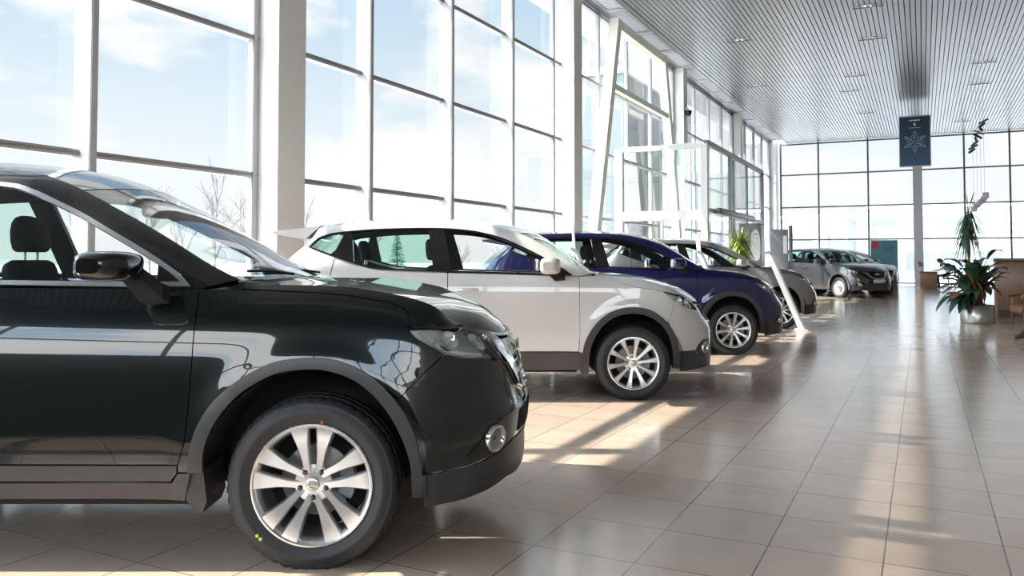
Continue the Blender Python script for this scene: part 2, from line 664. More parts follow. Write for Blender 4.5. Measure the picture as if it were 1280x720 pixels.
# ------------------------------------------------------------------ wheels
def wheel_parts(Rt, rr, wid, style):
    """meshes of one wheel, outer face towards -y, axle at the origin"""
    hw = wid / 2
    ty = MB()
    prof = [(rr - 0.012, -hw + 0.022), (rr + 0.006, -hw + 0.012), (rr + 0.02, -hw + 0.004), (rr + 0.045, -hw - 0.004), (rr + 0.05, -hw - 0.0065), (rr + 0.056, -hw - 0.0045),
            (rr + 0.075, -hw - 0.004), (Rt - 0.035, -hw + 0.001), (Rt - 0.03, -hw - 0.001), (Rt - 0.024, -hw + 0.002), (Rt - 0.012, -hw + 0.012), (Rt - 0.004, -hw + 0.026), (Rt, -hw + 0.045),
            (Rt - 0.010, -hw + 0.047), (Rt - 0.010, -hw + 0.054), (Rt + 0.001, -hw + 0.056), (Rt + 0.002, -0.012), (Rt - 0.008, -0.010), (Rt - 0.008, 0.0)]
    prof = prof + [(r, -h) for r, h in prof[::-1][1:]]
    n = 144
    vs, fs = [], []
    m = len(prof)
    for k in range(n):
        t = 2 * PI * k / n
        for r, h in prof:
            rq = r
            if abs(h) > hw * 0.55 and r > Rt - 0.02 and (k % 3 == 0):
                rq = r - 0.0065
            x, z = rq * math.cos(t), rq * math.sin(t)
            zmin = -Rt + 0.016
            if z < zmin:
                z = zmin
            vs.append((x, h, z))
    for k in range(n):
        k2 = (k + 1) % n
        for j in range(m - 1):
            fs.append((k * m + j, k * m + j + 1, k2 * m + j + 1, k2 * m + j))
    ty.add(vs, fs, 0, True)
    # rim barrel and lip
    rim = MB()
    rim.lathe([(rr - 0.014, -hw + 0.030), (rr + 0.008, -hw + 0.010), (rr + 0.006, -hw + 0.004), (rr - 0.001, -hw + 0.003), (rr - 0.010, -hw + 0.010), (rr - 0.020, -hw + 0.035), (rr - 0.028, -0.02), (rr - 0.028, hw - 0.02), (rr - 0.005, hw - 0.01)], 96, 0, 'y')
    # spokes
    def spoke(axis_a, side_, spec):
        rings = []
        for (r, off, w, yf, dp) in spec:
            a = axis_a
            cx, cz = math.cos(a), math.sin(a)
            tx, tz = -cz, cx
            def pt(q, y): return (r * cx + tx * (side_ * off + q), y, r * cz + tz * (side_ * off + q))
            b = min(w * 0.35, 0.009)
            rings.append([pt(-w, yf + dp), pt(-w, yf + 0.014), pt(-w + b, yf), pt(w - b, yf), pt(w, yf + 0.014), pt(w, yf + dp)])
        rim.loft(rings, 0, False)
    ro = rr - 0.008
    if style == 'pair':
        for i in range(5):
            a = R(90 + 72 * i)
            for sd in (1, -1):
                spoke(a, sd, [(0.045, 0.022, 0.019, -hw + 0.036, 0.04), (0.085, 0.029, 0.019, -hw + 0.028, 0.04), (0.13, 0.0365, 0.0235, -hw + 0.021, 0.035),
                              (0.175, 0.0455, 0.032, -hw + 0.013, 0.03), (ro - 0.012, 0.0555, 0.0425, -hw + 0.007, 0.03), (ro, 0.0575, 0.0455, -hw + 0.008, 0.03)])
    elif style == 'ten':
        for i in range(5):
            a = R(98 + 72 * i)
            for sd in (1, -1):
                rot = a + sd * R(18)
                spoke(rot, 1, [(0.04, 0.0, 0.017, -hw + 0.034, 0.04), (0.085, 0.0, 0.0165, -hw + 0.026, 0.035), (0.14, 0.0, 0.0205, -hw + 0.018, 0.03),
                               (0.185, 0.0, 0.0255, -hw + 0.010, 0.03), (ro, 0.0, 0.0325, -hw + 0.007, 0.03)])
    else:
        rim.lathe([(0.02, -hw + 0.012), (0.08, -hw + 0.015), (0.15, -hw + 0.004), (rr - 0.03, -hw + 0.0), (rr - 0.004, -hw + 0.004)], 48, 0, 'y')
        for i in range(9):
            a = R(40 * i)
            spoke(a, 1, [(0.06, 0, 0.010, -hw + 0.0, 0.02), (0.12, 0, 0.014, -hw - 0.006, 0.02), (rr - 0.02, 0, 0.022, -hw - 0.008, 0.02)])
    # hub
    rim.lathe([(0.0, -hw + 0.034), (0.040, -hw + 0.036), (0.078, -hw + 0.044), (0.078, -hw + 0.08), (0.0, -hw + 0.08)], 40, 0, 'y')
    cap = MB()
    cap.lathe([(0.0, -hw + 0.024), (0.022, -hw + 0.025), (0.029, -hw + 0.030), (0.030, -hw + 0.045)], 32, 0, 'y')
    emb = MB()
    rings = []
    for k in range(25):
        t = 2 * PI * k / 24
        rings.append([((0.015 + 0.0025 * math.cos(q)) * math.cos(t), -hw + 0.0235 + 0.0015 * math.sin(q), (0.015 + 0.0025 * math.cos(q)) * math.sin(t)) for q in (0, PI / 2, PI, 3 * PI / 2)])
    emb.loft(rings, 0, True, False)
    emb.box((0, -hw + 0.023, 0), (0.042, 0.003, 0.007))
    nuts = []
    if style != 'cover':
        for i in range(5):
            a = R((54 if style == 'pair' else 98) + 72 * i)
            b = MB()
            c = (0.058 * math.cos(a), 0, 0.058 * math.sin(a))
            b.lathe([(0.0, -hw + 0.028), (0.0075, -hw + 0.029), (0.0115, -hw + 0.034), (0.0125, -hw + 0.05)], 6 if style != 'pair' else 14, 0, 'y', c)
            nuts.append(b)
    disc = MB()
    disc.lathe([(0.05, -hw + 0.085), (0.07, -hw + 0.085), (0.075, -hw + 0.105), (0.148, -hw + 0.105), (0.150, -hw + 0.108), (0.150, -hw + 0.128), (0.06, -hw + 0.128)], 64, 0, 'y')
    cal = MB()
    rings = []
    for k in range(9):
        t = R(-28 + 7 * k)
        rings.append([((q) * math.cos(t), yy, q * math.sin(t)) for q, yy in ((0.105, -hw + 0.088), (0.165, -hw + 0.088), (0.168, -hw + 0.135), (0.105, -hw + 0.135))])
    cal.loft(rings, 0, False)
    back = MB()
    back.lathe([(0.0, 0.06), (rr - 0.03, 0.06), (rr - 0.03, 0.065), (0.0, 0.065)], 40, 0, 'y')
    return dict(tyre=ty, rim=rim, cap=cap, emb=emb, nuts=nuts, disc=disc, cal=cal, back=back)
# ------------------------------------------------------------------ car materials
M_CLAD = pbr('dark_plastic_cladding', (0.042, 0.040, 0.040), 0.36, noise=0.15, nscale=30, bump=0.08, bscale=900)
M_TRIM = pbr('cabin_trim', (0.035, 0.036, 0.038), 0.6)
M_LINER = pbr('headliner_cloth', (0.42, 0.40, 0.37), 0.9)
M_SEAT = pbr('black_seat_cloth', (0.012, 0.014, 0.017), 0.85, noise=0.4, nscale=200, bump=0.3, bscale=500)
M_BLACK = pbr('gloss_black', (0.006, 0.006, 0.007), 0.12, coat=0.5)
M_MATT = pbr('matt_black', (0.008, 0.008, 0.008), 0.9)
M_TYRE = pbr('tyre_rubber', (0.019, 0.019, 0.020), 0.55, noise=0.25, nscale=14, bump=0.25, bscale=220)
M_ALLOY = pbr('machined_alloy', (0.72, 0.72, 0.71), 0.24, metal=0.85)
M_STEEL = pbr('brake_steel', (0.42, 0.40, 0.38), 0.35, metal=0.9)
M_CALIPER = pbr('cast_caliper', (0.30, 0.30, 0.29), 0.5, metal=0.5)
M_CHROME = pbr('bright_chrome', (0.86, 0.87, 0.88), 0.06, metal=1.0)
M_SATIN = pbr('satin_chrome_trim', (0.70, 0.70, 0.69), 0.22, metal=1.0)
M_RED = pbr('red_lamp_lens', (0.45, 0.01, 0.015), 0.15, coat=0.8)
M_AMBER = pbr('amber_lens', (0.8, 0.25, 0.03), 0.2, coat=0.6)
M_LAMPBACK = pbr('lamp_housing', (0.55, 0.56, 0.55), 0.30, metal=0.45)
M_LENS = glass('clear_lamp_lens', (0.93, 0.95, 0.94), 0.9, 0.01)
M_GLASS = glass('car_side_glass', (0.955, 0.98, 0.97), 0.85)
M_TINT = glass('car_rear_glass', (0.68, 0.86, 0.80), 0.85)
M_WIND = glass('windscreen_glass', (0.82, 0.91, 0.89), 0.95, 0.0, 1.55)
M_DOT_R = pbr('red_chalk_mark', (0.6, 0.05, 0.05), 0.6)
M_DOT_Y = pbr('yellow_chalk_mark', (0.75, 0.7, 0.05), 0.6)


def sub_front(poly, WB):
    return [(-WB - x, z) for x, z in poly][::-1]


def make_car(S, pnt, root):
    B = Body(S)
    W = B.W
    WB = S['wb']
    uc = B.u1
    ut = B.u0

    def both(name, mats, make, parent=root, rec=None):
        """a right-hand part and its mirror image"""
        mb = make()
        r = mb.build(name, mats, parent)
        l = mb.mirrored().build(name, mats, parent)
        return r, l

    PM = [pnt, M_TRIM]
    top = lambda u: float(B.top(u))

    # --- arches
    aO, aI = S['arch_out'], S['arch_in']
    rO, rI = sub_front(aO, WB), sub_front(aI, WB)

    # --- fender (chart polygon: belt end, hood shut line, headlight underside, arch, door seam)
    both('fender', PM, lambda: B.panel(S['fender']))
    # --- bumper, full width
    def full(poly_raw, **k):
        a = B.panel(poly_raw, raw=True, **k)
        out = MB()
        out.merge(a)
        out.merge(a.mirrored())
        return out
    bump = full(B.uz(S['bumper']) , inner=False).build('bumper', PM, root)
    if S.get('bumper_clad'):
        full(B.uz(S['bumper_clad']), inner=False, off=0.004).build('bumper_skirt', [M_CLAD, M_TRIM], root)
    if S.get('intake'):
        full(B.uz(S['intake']), inner=False, off=0.004, thick=0.008).build('air_intake', [M_MATT, M_TRIM], bump)
    # --- grille
    gr = full(B.uz(S['grille']), inner=False, off=-0.012).build('grille', [M_BLACK, M_TRIM], root)
    for z0, z1, ya, yb in S['grille_bars']:
        full([(B.Uy(ya), z1), (uc, z1), (uc, z0), (B.Uy(yb), z0)], inner=False, off=0.0, thick=0.012).build('grille_bar', [M_BLACK, M_TRIM], gr)
    both('chrome_strip', [M_CHROME, M_TRIM], lambda: B.panel(B.uz(S['grille_chrome']), raw=True, off=0.012, thick=0.02, inner=False), gr)
    # emblem: ring with a plain bar across
    zE = S['emblem_z']
    xE = float(B.X(uc, zE)) - 0.022
    em = MB()
    rings = []
    for k in range(33):
        t = 2 * PI * k / 32
        rings.append([(xE + 0.012 + 0.009 * math.sin(q), (0.062 + 0.009 * math.cos(q)) * math.cos(t), zE + (0.055 + 0.009 * math.cos(q)) * math.sin(t)) for q in (0, PI / 3, 2 * PI / 3, PI, 4 * PI / 3, 5 * PI / 3)])
    em.loft(rings, 0, True, False)
    em.rbox((xE + 0.016, 0, zE), (0.014, 0.185, 0.032), 0.005, 2)
    em.build('emblem', M_CHROME, gr)
    if S.get('plate'):
        zp = S['plate']
        pb = MB(); pb.rbox((float(B.X(uc, zp)) + 0.012, 0, zp), (0.012, 0.52, 0.11), 0.004, 1); pb.build('number_plate', pbr('blank_white_plate', (0.75, 0.75, 0.74), 0.4), bump)
    # --- headlights
    for sgn in (1, -1):
        hb = B.panel(S['headlight'], off=-0.035, thick=0.03, inner=False)
        hl = B.panel(S['headlight'], off=-0.001, thick=0.008, inner=False, gap=0.003)
        hb2 = hb if sgn > 0 else hb.mirrored()
        hl2 = hl if sgn > 0 else hl.mirrored()
        lamp = hb2.build('headlight', [M_LAMPBACK], root)
        hl2.build('lens', [M_LENS], lamp)
        for (x, z, r) in S['reflectors']:
            u = B.U(x, z)
            p = B.P(u, z) - B.N(u, z) * 0.02
            nn = Vector(B.N(u, z))
            mbr = MB()
            mbr.lathe([(0.0, -0.012), (r * 0.45, -0.009), (r * 0.8, 0.0), (r, 0.014), (r * 1.06, 0.014)], 24, 0, 'z')
            q = nn.to_track_quat('Z', 'Y').to_matrix().to_4x4()
            out = MB().merge(mbr, Matrix.Translation(Vector(p)) @ q)
            mbr2 = MB()
            mbr2.lathe([(0.0, 0.022), (r * 0.28, 0.018), (r * 0.38, 0.006), (r * 0.38, -0.01)], 20, 0, 'z')
            ob = MB().merge(mbr2, Matrix.Translation(Vector(p)) @ q)
            if sgn < 0:
                out, ob = out.mirrored(), ob.mirrored()
            out.build('reflector', M_CHROME, lamp)
            ob.build('projector_lens', M_LENS, lamp)
        for ln in S['led']:
            led = B.panel(ln, off=-0.016, thick=0.012, inner=False, gap=0)
            (led if sgn > 0 else led.mirrored()).build('light_strip', M_CHROME, lamp)
    # --- fog lamps in their black bezels
    if S.get('fog'):
        for sgn in (1, -1):
            bz = B.panel(S['fog_bezel'], off=0.004, thick=0.01, inner=False)
            bz = (bz if sgn > 0 else bz.mirrored()).build('fog_lamp_bezel', [M_BLACK], root)
            x, z, r = S['fog']
            u = B.U(x, z)
            nn = Vector(B.N(u, z))
            p = Vector(B.P(u, z)) + nn * 0.008
            mbr = MB()
            mbr.lathe([(r * 0.72, -0.004), (r * 0.78, 0.010), (r * 0.92, 0.014), (r, 0.006), (r, -0.01)], 28, 0, 'z')
            lens = MB()
            lens.lathe([(0.0, 0.006), (r * 0.5, 0.004), (r * 0.74, -0.003)], 24, 0, 'z')
            bowl = MB()
            bowl.lathe([(0.0, -0.006), (r * 0.3, -0.003), (r * 0.4, 0.003), (r * 0.44, -0.004), (r * 0.74, 0.0)], 24, 0, 'z')
            T = Matrix.Translation(p) @ nn.to_track_quat('Z', 'Y').to_matrix().to_4x4()
            for b_, nm, mt in ((mbr, 'fog_lamp_ring', M_CHROME), (bowl, 'fog_lamp', M_STEEL), (lens, 'fog_lamp_lens', M_LENS)):
                o = MB().merge(b_, T)
                (o if sgn > 0 else o.mirrored()).build(nm, mt, bz)
    # --- hood: top skin plus the flanks above the shut line
    us = np.array(S['hood_us'])
    us = res([(u,) for u in us], 34)[:, 0]
    us[0] = uc
    E = B.edge(us)
    zc = Cv(S['hood_mid'])
    xc = E[:, 0] + np.linspace(0, 1, len(us)) ** 0.8 * S['hood_bow']
    Cc = np.stack([xc, 0 * xc, np.maximum(zc(xc), E[:, 2] - 0.01)], -1)
    Cc[0] = E[0]
    fl = B.panel(B.uz(S['hood_low']) + [(float(u), top(u)) for u in us], raw=True, gap=0.0015, thick=0.02)
    mb = MB()
    mb.merge(fl)
    mb.merge(fl.mirrored())
    loft_top(E, Cc, S.get('hood_p', 2.4), mb=mb)
    mb.build('hood', PM, root)
    # --- windscreen, roof, rear glass
    def skin(name, ua, ub, ca, cb, lift, mats, n, p=2.3, thick=0.02, inner=True, dz=0.0):
        uu = np.linspace(ua, ub, n)
        E = B.edge(uu) + np.array([0, 0, dz])
        k = np.linspace(0, 1, n)
        lf = Cv(lift)(k)
        cx = E[:, 0] + (ca + (cb - ca) * k)
        # height of the middle follows the edge height at its own x where the surface is steep
        ez = np.interp(-cx, -E[::1, 0], E[:, 2]) if E[0, 0] > E[-1, 0] else E[:, 2]
        Cc = np.stack([cx, 0 * cx, E[:, 2] + lf], -1)
        return loft_top(E, Cc, p, 14, thick, inner).build(name, mats, root)
    wu = S['wind_u']
    wind = skin('windscreen', wu[0] - 0.006, wu[1] + 0.006, S['wind_bow'][0], S['wind_bow'][1], [(0, 0.004), (0.5, 0.02), (1, 0.035)], [M_WIND], 14, 2.2, 0.005, False)
    roof = skin('roof', wu[1] - 0.003, wu[2], S['wind_bow'][1], -0.05, [(0, 0.035), (0.3, 0.045), (0.8, 0.045), (1, 0.035)], [pnt, M_LINER], 30, 2.2, 0.03)
    skin('rear_window', wu[2] - 0.006, wu[3], -0.05, -0.10, [(0, 0.03), (1, 0.01)], [M_TINT], 10, 2.2, 0.005, False)
    # wipers
    wx = B.edge([wu[0] - 0.02])[0]
    for yy in (-0.12, 0.45):
        w = MB()
        w.tube([(wx[0] + S['wind_bow'][0] * 0.85, yy, wx[2] + 0.012), (wx[0] + S['wind_bow'][0] * 0.6 - 0.03, yy - 0.30, wx[2] + 0.032), (wx[0] + 0.0, yy - 0.48, wx[2] + 0.034)], 0.007, 6)
        w.build('wiper', M_MATT, root)
    if S.get('antenna'):
        ax = S['antenna']
        a = MB()
        zt = float(B.top(ax)) + 0.035
        a.loft([[(ax + 0.07, -0.012, zt - 0.02), (ax + 0.07, 0.012, zt - 0.02), (ax - 0.10, 0.02, zt - 0.02), (ax - 0.10, -0.02, zt - 0.02)],
                [(ax + 0.0, -0.006, zt + 0.035), (ax + 0.0, 0.006, zt + 0.035), (ax - 0.09, 0.01, zt + 0.055), (ax - 0.09, -0.01, zt + 0.055)]], 0, True)
        a.build('roof_antenna', pnt, root)
    if S.get('spoiler'):
        x0, x1, z0, z1 = S['spoiler']
        sp = MB()
        rings = []
        for t in np.linspace(-1, 1, 13):
            k = 1 - 0.12 * t * t
            hy = t * 0.60
            rings.append([(x0, hy, z0 - 0.03 * t * t + 0.0), (x0 - 0.14, hy, z0 - 0.135 - 0.02 * t * t), (x1 + 0.04 * t * t, hy, z1 - 0.028 - 0.03 * t * t), (x1 + 0.04 * t * t - 0.012, hy, z1 - 0.012 - 0.03 * t * t), (x1 + 0.04 * t * t, hy, z1 - 0.03 * t * t)])
        sp.loft(rings, 0, True)
        sp.build('spoiler', pnt, root, recalc=True, sharp=40)
    # --- upper body shell with the window opening cut out
    ta = B.Uy(0.60, False)
    tops = [(float(u), top(u)) for u in np.linspace(S['apillar_u'], ta, 60)]
    shell = tops + B.uz(S['shell_low'])
    dlo = S['dlo']
    both('body_shell', PM, lambda: B.panel(shell, holes=[B.uz(dlo)], raw=True, gap=0.0018, thick=0.03))
    # window trim ring
    ring_in = inset(dlo, S['trim_w'])
    both('window_trim', [S['trim_mat'], M_TRIM], lambda: B.panel(dlo, holes=[ring_in], off=0.004, thick=0.022, gap=0.0))
    # pillars between panes
    for q in S['pillars']:
        both('pillar_cover', [S.get('pillar_mat', M_BLACK), M_TRIM], lambda: B.panel(q, off=0.001, thick=0.03))
    # --- doors
    for d in S['doors']:
        r, l = both('door', PM, lambda: B.panel(d['outline'], thick=0.05))
        pr, pl = both('door_window', [d['glass']], lambda: B.panel(d['pane'], off=-0.008, thick=0.004, inner=False, gap=0.001, mat=0), None)
        pr.parent, pl.parent = r, l
        hx, hz = d['handle']
        u = B.U(hx, hz)
        for ob, sgn in ((r, 1), (l, -1)):
            p = B.P(u, hz)
            hnd = MB()
            pts = []
            for t in np.linspace(-1, 1, 9):
                bow = 0.040 * (1 - t ** 4)
                pts.append((hx + t * 0.095, p[1] - 0.004 - bow, hz + 0.006 * (1 - t * t)))
            rings = []
            for q in pts:
                rings.append([(q[0], q[1] - 0.008, q[2] - 0.010), (q[0], q[1] - 0.010, q[2] + 0.008), (q[0], q[1] + 0.004, q[2] + 0.013), (q[0], q[1] + 0.006, q[2] - 0.013)])
            hnd.loft(rings, 0, True)
            cupm = B.panel([(hx + 0.07 * math.cos(a), hz + 0.024 * math.sin(a)) for a in np.linspace(0, 2 * PI, 18)[:-1]], off=0.0015, thick=0.0, gap=0.0)
            if sgn < 0:
                hnd, cupm = hnd.mirrored(), cupm.mirrored()
            hnd.build('door_handle', S.get('handle_mat') or pnt, ob, recalc=True)
            cupm.build('handle_recess', pnt, ob)
        for q in d.get('clad', []):
            cr, cl = both('door_moulding', [M_CLAD, M_TRIM], lambda: B.panel(q, off=0.004, thick=0.02, inner=False), None)
            cr.parent, cl.parent = r, l
    if S.get('quarter_pane'):
        both('quarter_window', [M_TINT], lambda: B.panel(S['quarter_pane'], off=-0.008, thick=0.004, inner=False, gap=0.001))
    # --- sills and arches
    cm = M_CLAD if S['clad'] else pnt
    if S.get('sill'):
        both('sill', [cm, M_TRIM], lambda: B.panel(S['sill'], off=0.002, thick=0.03, inner=False))
    for o_, i_ in ((aO, aI), (rO, rI)):
        both('arch_trim', [cm, M_TRIM], lambda: B.panel(list(o_) + list(i_)[::-1], off=S.get('arch_off', 0.012), thick=0.04, inner=False, gap=0.0, h=0.03))
    for q in S.get('flaps', []):
        fx = [p[0] for p in q]
        f = MB()
        f.prism(q, 'y', -W + 0.015, -W + 0.24)
        f.build('mud_flap', [M_CLAD], root)
        f.mirrored().build('mud_flap', [M_CLAD], root)
    # --- tail: rear bumper, tailgate, lamps
    zb = S['tail_z']
    yl = 0.60
    full(B.uz(S['rear_bumper']), inner=False).build('bumper', PM, root)
    full(B.uz(S['rear_skirt']), inner=False, off=0.003).build('bumper_skirt', [M_CLAD if S['clad'] else pnt, M_TRIM], root)
    tg = full([(ut, zb), (ta, zb), (ta, top(ta) - 0.002), (ut, top(ta) - 0.002)], inner=False).build('tailgate', PM, root)
    both('tail_lamp', [M_RED], lambda: B.panel(S['tail_lamp'], off=0.012, thick=0.02, inner=False))
    # --- mirrors
    mx0, mx1, mz0, mz1, my = S['mirror']
    for sgn in (1, -1):
        mb = MB()
        rings = []
        cx, cz = (mx0 + mx1) / 2, (mz0 + mz1) / 2
        for yy, k, sh in ((my, 0.72, 0.012), (my - 0.02, 0.88, 0.010), (my - 0.07, 0.98, 0.004), (my - 0.15, 1.0, 0.0), (my - 0.20, 0.95, -0.008), (my - 0.235, 0.80, -0.018), (my - 0.25, 0.50, -0.026)):
            ring = []
            for t in np.linspace(0, 2 * PI, 28)[:-1]:
                c_, s_ = math.cos(t), math.sin(t)
                e = 0.42 if c_ < 0 else 0.7
                ring.append((cx + sh + k * (mx1 - mx0) / 2 * math.copysign(abs(c_) ** e, c_), yy, cz + k * (mz1 - mz0) / 2 * math.copysign(abs(s_) ** 0.48, s_)))
            rings.append(ring)
        mb.loft(rings, 0, True)
        if sgn < 0:
            mb = mb.mirrored()
        mo = mb.build('side_mirror', S.get('mirror_mat') or pnt, root, recalc=True)
        st = MB()
        sx, sz = S['stalk']
        st.loft([[(sx - 0.05, -W + 0.07, sz - 0.05), (sx + 0.05, -W + 0.07, sz - 0.04), (sx + 0.05, -W + 0.07, sz + 0.03), (sx - 0.05, -W + 0.07, sz + 0.03)],
                 [(sx - 0.05, -W - 0.0, sz - 0.03), (sx + 0.045, -W - 0.0, sz - 0.02), (sx + 0.045, -W - 0.0, sz + 0.045), (sx - 0.05, -W - 0.0, sz + 0.045)],
                 [(cx - 0.02, my + 0.012, mz0 + 0.0), (cx + 0.06, my + 0.012, mz0 + 0.004), (cx + 0.06, my + 0.012, mz0 + 0.055), (cx - 0.02, my + 0.012, mz0 + 0.055)],
                 [(cx - 0.03, my - 0.05, mz0 - 0.004), (cx + 0.06, my - 0.05, mz0 + 0.0), (cx + 0.06, my - 0.05, mz0 + 0.05), (cx - 0.03, my - 0.05, mz0 + 0.05)]], 0, False)
        if sgn < 0:
            st = st.mirrored()
        st.build('mirror_stalk', M_MATT, mo, recalc=True)
        gl = MB()
        ring = []
        for t in np.linspace(0, 2 * PI, 28)[:-1]:
            ring.append((mx0 - 0.001, my - 0.125 + 0.10 * math.copysign(abs(math.cos(t)) ** 0.6, math.cos(t)), cz + (mz1 - mz0) * 0.42 * math.copysign(abs(math.sin(t)) ** 0.6, math.sin(t))))
        gl.add(ring, [tuple(range(len(ring)))], 0)
        if sgn < 0:
            gl = gl.mirrored()
        gl.build('mirror_glass', M_CHROME, mo)
    both('mirror_base', [M_BLACK, M_TRIM], lambda: B.panel(S['sail'], off=0.003, thick=0.02))
    # --- chassis: wheel houses, floor, engine bay
    ch = MB()
    ri = S['well_r']
    for wx in (0.0, -WB):
        for sgn in (1, -1):
            rings = []
            for t in np.linspace(R(-8), R(188), 30):
                c_, s_ = math.cos(t), math.sin(t)
                rings.append([(wx + ri * c_, -sgn * (W - 0.035), S['wr'] + ri * s_), (wx + ri * c_ * 0.98, -sgn * (W - 0.40), S['wr'] + ri * s_ * 0.98)])
            ch.loft(rings, 0, True, False, False)
            ch.add([r[1] for r in rings], [tuple(range(len(rings)))], 0)
    ch.box((-0.05, 0, 0.58), (1.15, 0.98, 0.56))
    ch.box((-WB / 2, 0, 0.30), (WB - 1.02, 2 * W - 0.16, 0.10))
    ch.box((-WB - 0.05, 0, 0.47), (1.1, 0.98, 0.42))
    ch.box((-0.62, 0, 0.60), (0.04, 2 * W - 0.2, 0.62))
    ch.box((-WB + 0.62, 0, 0.50), (0.05, 2 * W - 0.2, 0.40))
    ch.build('chassis', M_MATT, root)
    # --- cabin
    zs = S['seat_z']
    def seat(x, y, rear=False):
        s_ = MB()
        rot = Matrix.Rotation(R(-14), 3, 'Y')
        s_.rbox((x + 0.30, y, zs - 0.50), (0.54, 0.52, 0.17), 0.06, 3)
        s_.rbox((x + 0.04, y, zs - 0.13), (0.15, 0.50, 0.66), 0.06, 3, taper=0.82, rot=rot)
        for sg in (-1, 1):
            s_.rbox((x + 0.075, y + sg * 0.22, zs - 0.17), (0.17, 0.085, 0.50), 0.04, 3, taper=0.85, rot=rot)
        so = s_.build('seat', M_SEAT, root)
        hd = MB()
        rings = []
        for k, (zz, a, b, dx) in enumerate(((0.0, 0.052, 0.105, 0.0), (0.015, 0.068, 0.125, 0.0), (0.06, 0.075, 0.135, -0.003), (0.12, 0.072, 0.128, -0.012), (0.165, 0.06, 0.108, -0.022), (0.195, 0.042, 0.078, -0.030), (0.207, 0.018, 0.04, -0.034))):
            ring = []
            for t in np.linspace(0, 2 * PI, 25)[:-1]:
                c_, q_ = math.cos(t), math.sin(t)
                ring.append((x - 0.02 + dx + a * math.copysign(abs(c_) ** 0.8, c_), y + b * math.copysign(abs(q_) ** 0.8, q_), zs + 0.235 + zz))
            rings.append(ring)
        hd.loft(rings, 0, True)
        ho = hd.build('headrest', M_SEAT, so)
        for sg in (-1, 1):
            pst = MB()
            pst.tube([(x - 0.02, y + sg * 0.06, zs + 0.12), (x - 0.02, y + sg * 0.06, zs + 0.25)], 0.007, 8)
            pst.build('headrest_post', M_STEEL, so)
    sx_ = S['seat_x']
    for y in (-0.37, 0.37):
        seat(sx_, y)
    for y in (-0.40, 0.40):
        seat(sx_ - 0.80, y)
    ds = MB()
    zd = S['dash_z']
    xd = S['dash_x']
    prof = [(xd + 0.45, zd - 0.03), (xd + 0.12, zd + 0.015), (xd + 0.02, zd), (xd - 0.03, zd - 0.06), (xd + 0.0, zd - 0.16), (xd - 0.01, zd - 0.30), (xd + 0.1, zd - 0.42), (xd + 0.45, zd - 0.42)]
    ds.prism(prof, 'y', -0.72, 0.72)
    ds.rbox((xd + 0.06, 0.37, zd + 0.02), (0.14, 0.34, 0.07), 0.03, 3)
    ds.rbox((xd - 0.25, 0.0, zs - 0.42), (0.8, 0.22, 0.26), 0.04, 2)
    ds.build('dashboard', M_TRIM, root)
    sw = MB()
    T = Matrix.Translation((xd - 0.16, 0.37, zd - 0.06)) @ Matrix.Rotation(R(-66), 4, 'Y')
    rings = []
    for k in range(33):
        t = 2 * PI * k / 32
        rings.append([T @ Vector(((0.185 + 0.015 * math.cos(q)) * math.cos(t), (0.185 + 0.015 * math.cos(q)) * math.sin(t), 0.015 * math.sin(q))) for q in np.linspace(0, 2 * PI, 9)[:-1]])
    sw.loft(rings, 0, True, False)
    for a in (0, 120, 240):
        sw.bar(T @ Vector((0, 0, -0.01)), T @ Vector((0.18 * math.cos(R(a + 180)), 0.18 * math.sin(R(a + 180)), 0)), 0.035, 0.02)
    hubm = MB()
    hubm.lathe([(0.0, 0.03), (0.055, 0.02), (0.075, -0.02), (0.02, -0.04)], 20)
    sw.merge(hubm, T)
    sw.build('steering_wheel', M_TRIM, root)
    rv = MB()
    rx = B.edge([wu[1]])[0]
    rv.rbox((rx[0] + 0.10, 0.0, rx[2] - 0.07), (0.05, 0.25, 0.065), 0.02, 2)
    rv.bar((rx[0] + 0.10, 0, rx[2] - 0.05), (rx[0] + 0.13, 0, rx[2] + 0.01), 0.02, 0.02)
    rv.build('rear_view_mirror', M_TRIM, root)
    # --- wheels
    wp = wheel_parts(S['tyre_r'], S['rim_r'], S['tyre_w'], S['wheel_style'])
    hw = S['tyre_w'] / 2
    first = None
    for wx in (0.0, -WB):
        for sgn in (1, -1):
            loc = (wx, -sgn * (W - 0.016 - hw), S['wr'])
            if first is None:
                w = wp['rim'].build('wheel', M_ALLOY, root, recalc=True, sharp=38)
                wp['tyre'].build('tyre', M_TYRE, w, recalc=True)
                hb_ = wp['cap'].build('hub_cap', M_ALLOY, w)
                wp['emb'].build('cap_emblem', M_STEEL, w)
                for nb in wp['nuts']:
                    nb.build('lug_nut', M_BLACK, w)
                wp['disc'].build('brake_disc', M_STEEL, w)
                wp['cal'].build('brake_caliper', M_CALIPER, w, recalc=True)
                wp['back'].build('dust_shield', M_MATT, w)
                first = w
            else:
                w = copy_tree(first, root)
            w.location = loc
            w.rotation_euler = (0, S.get('wheel_spin', 0), 0 if sgn > 0 else PI)
    return B
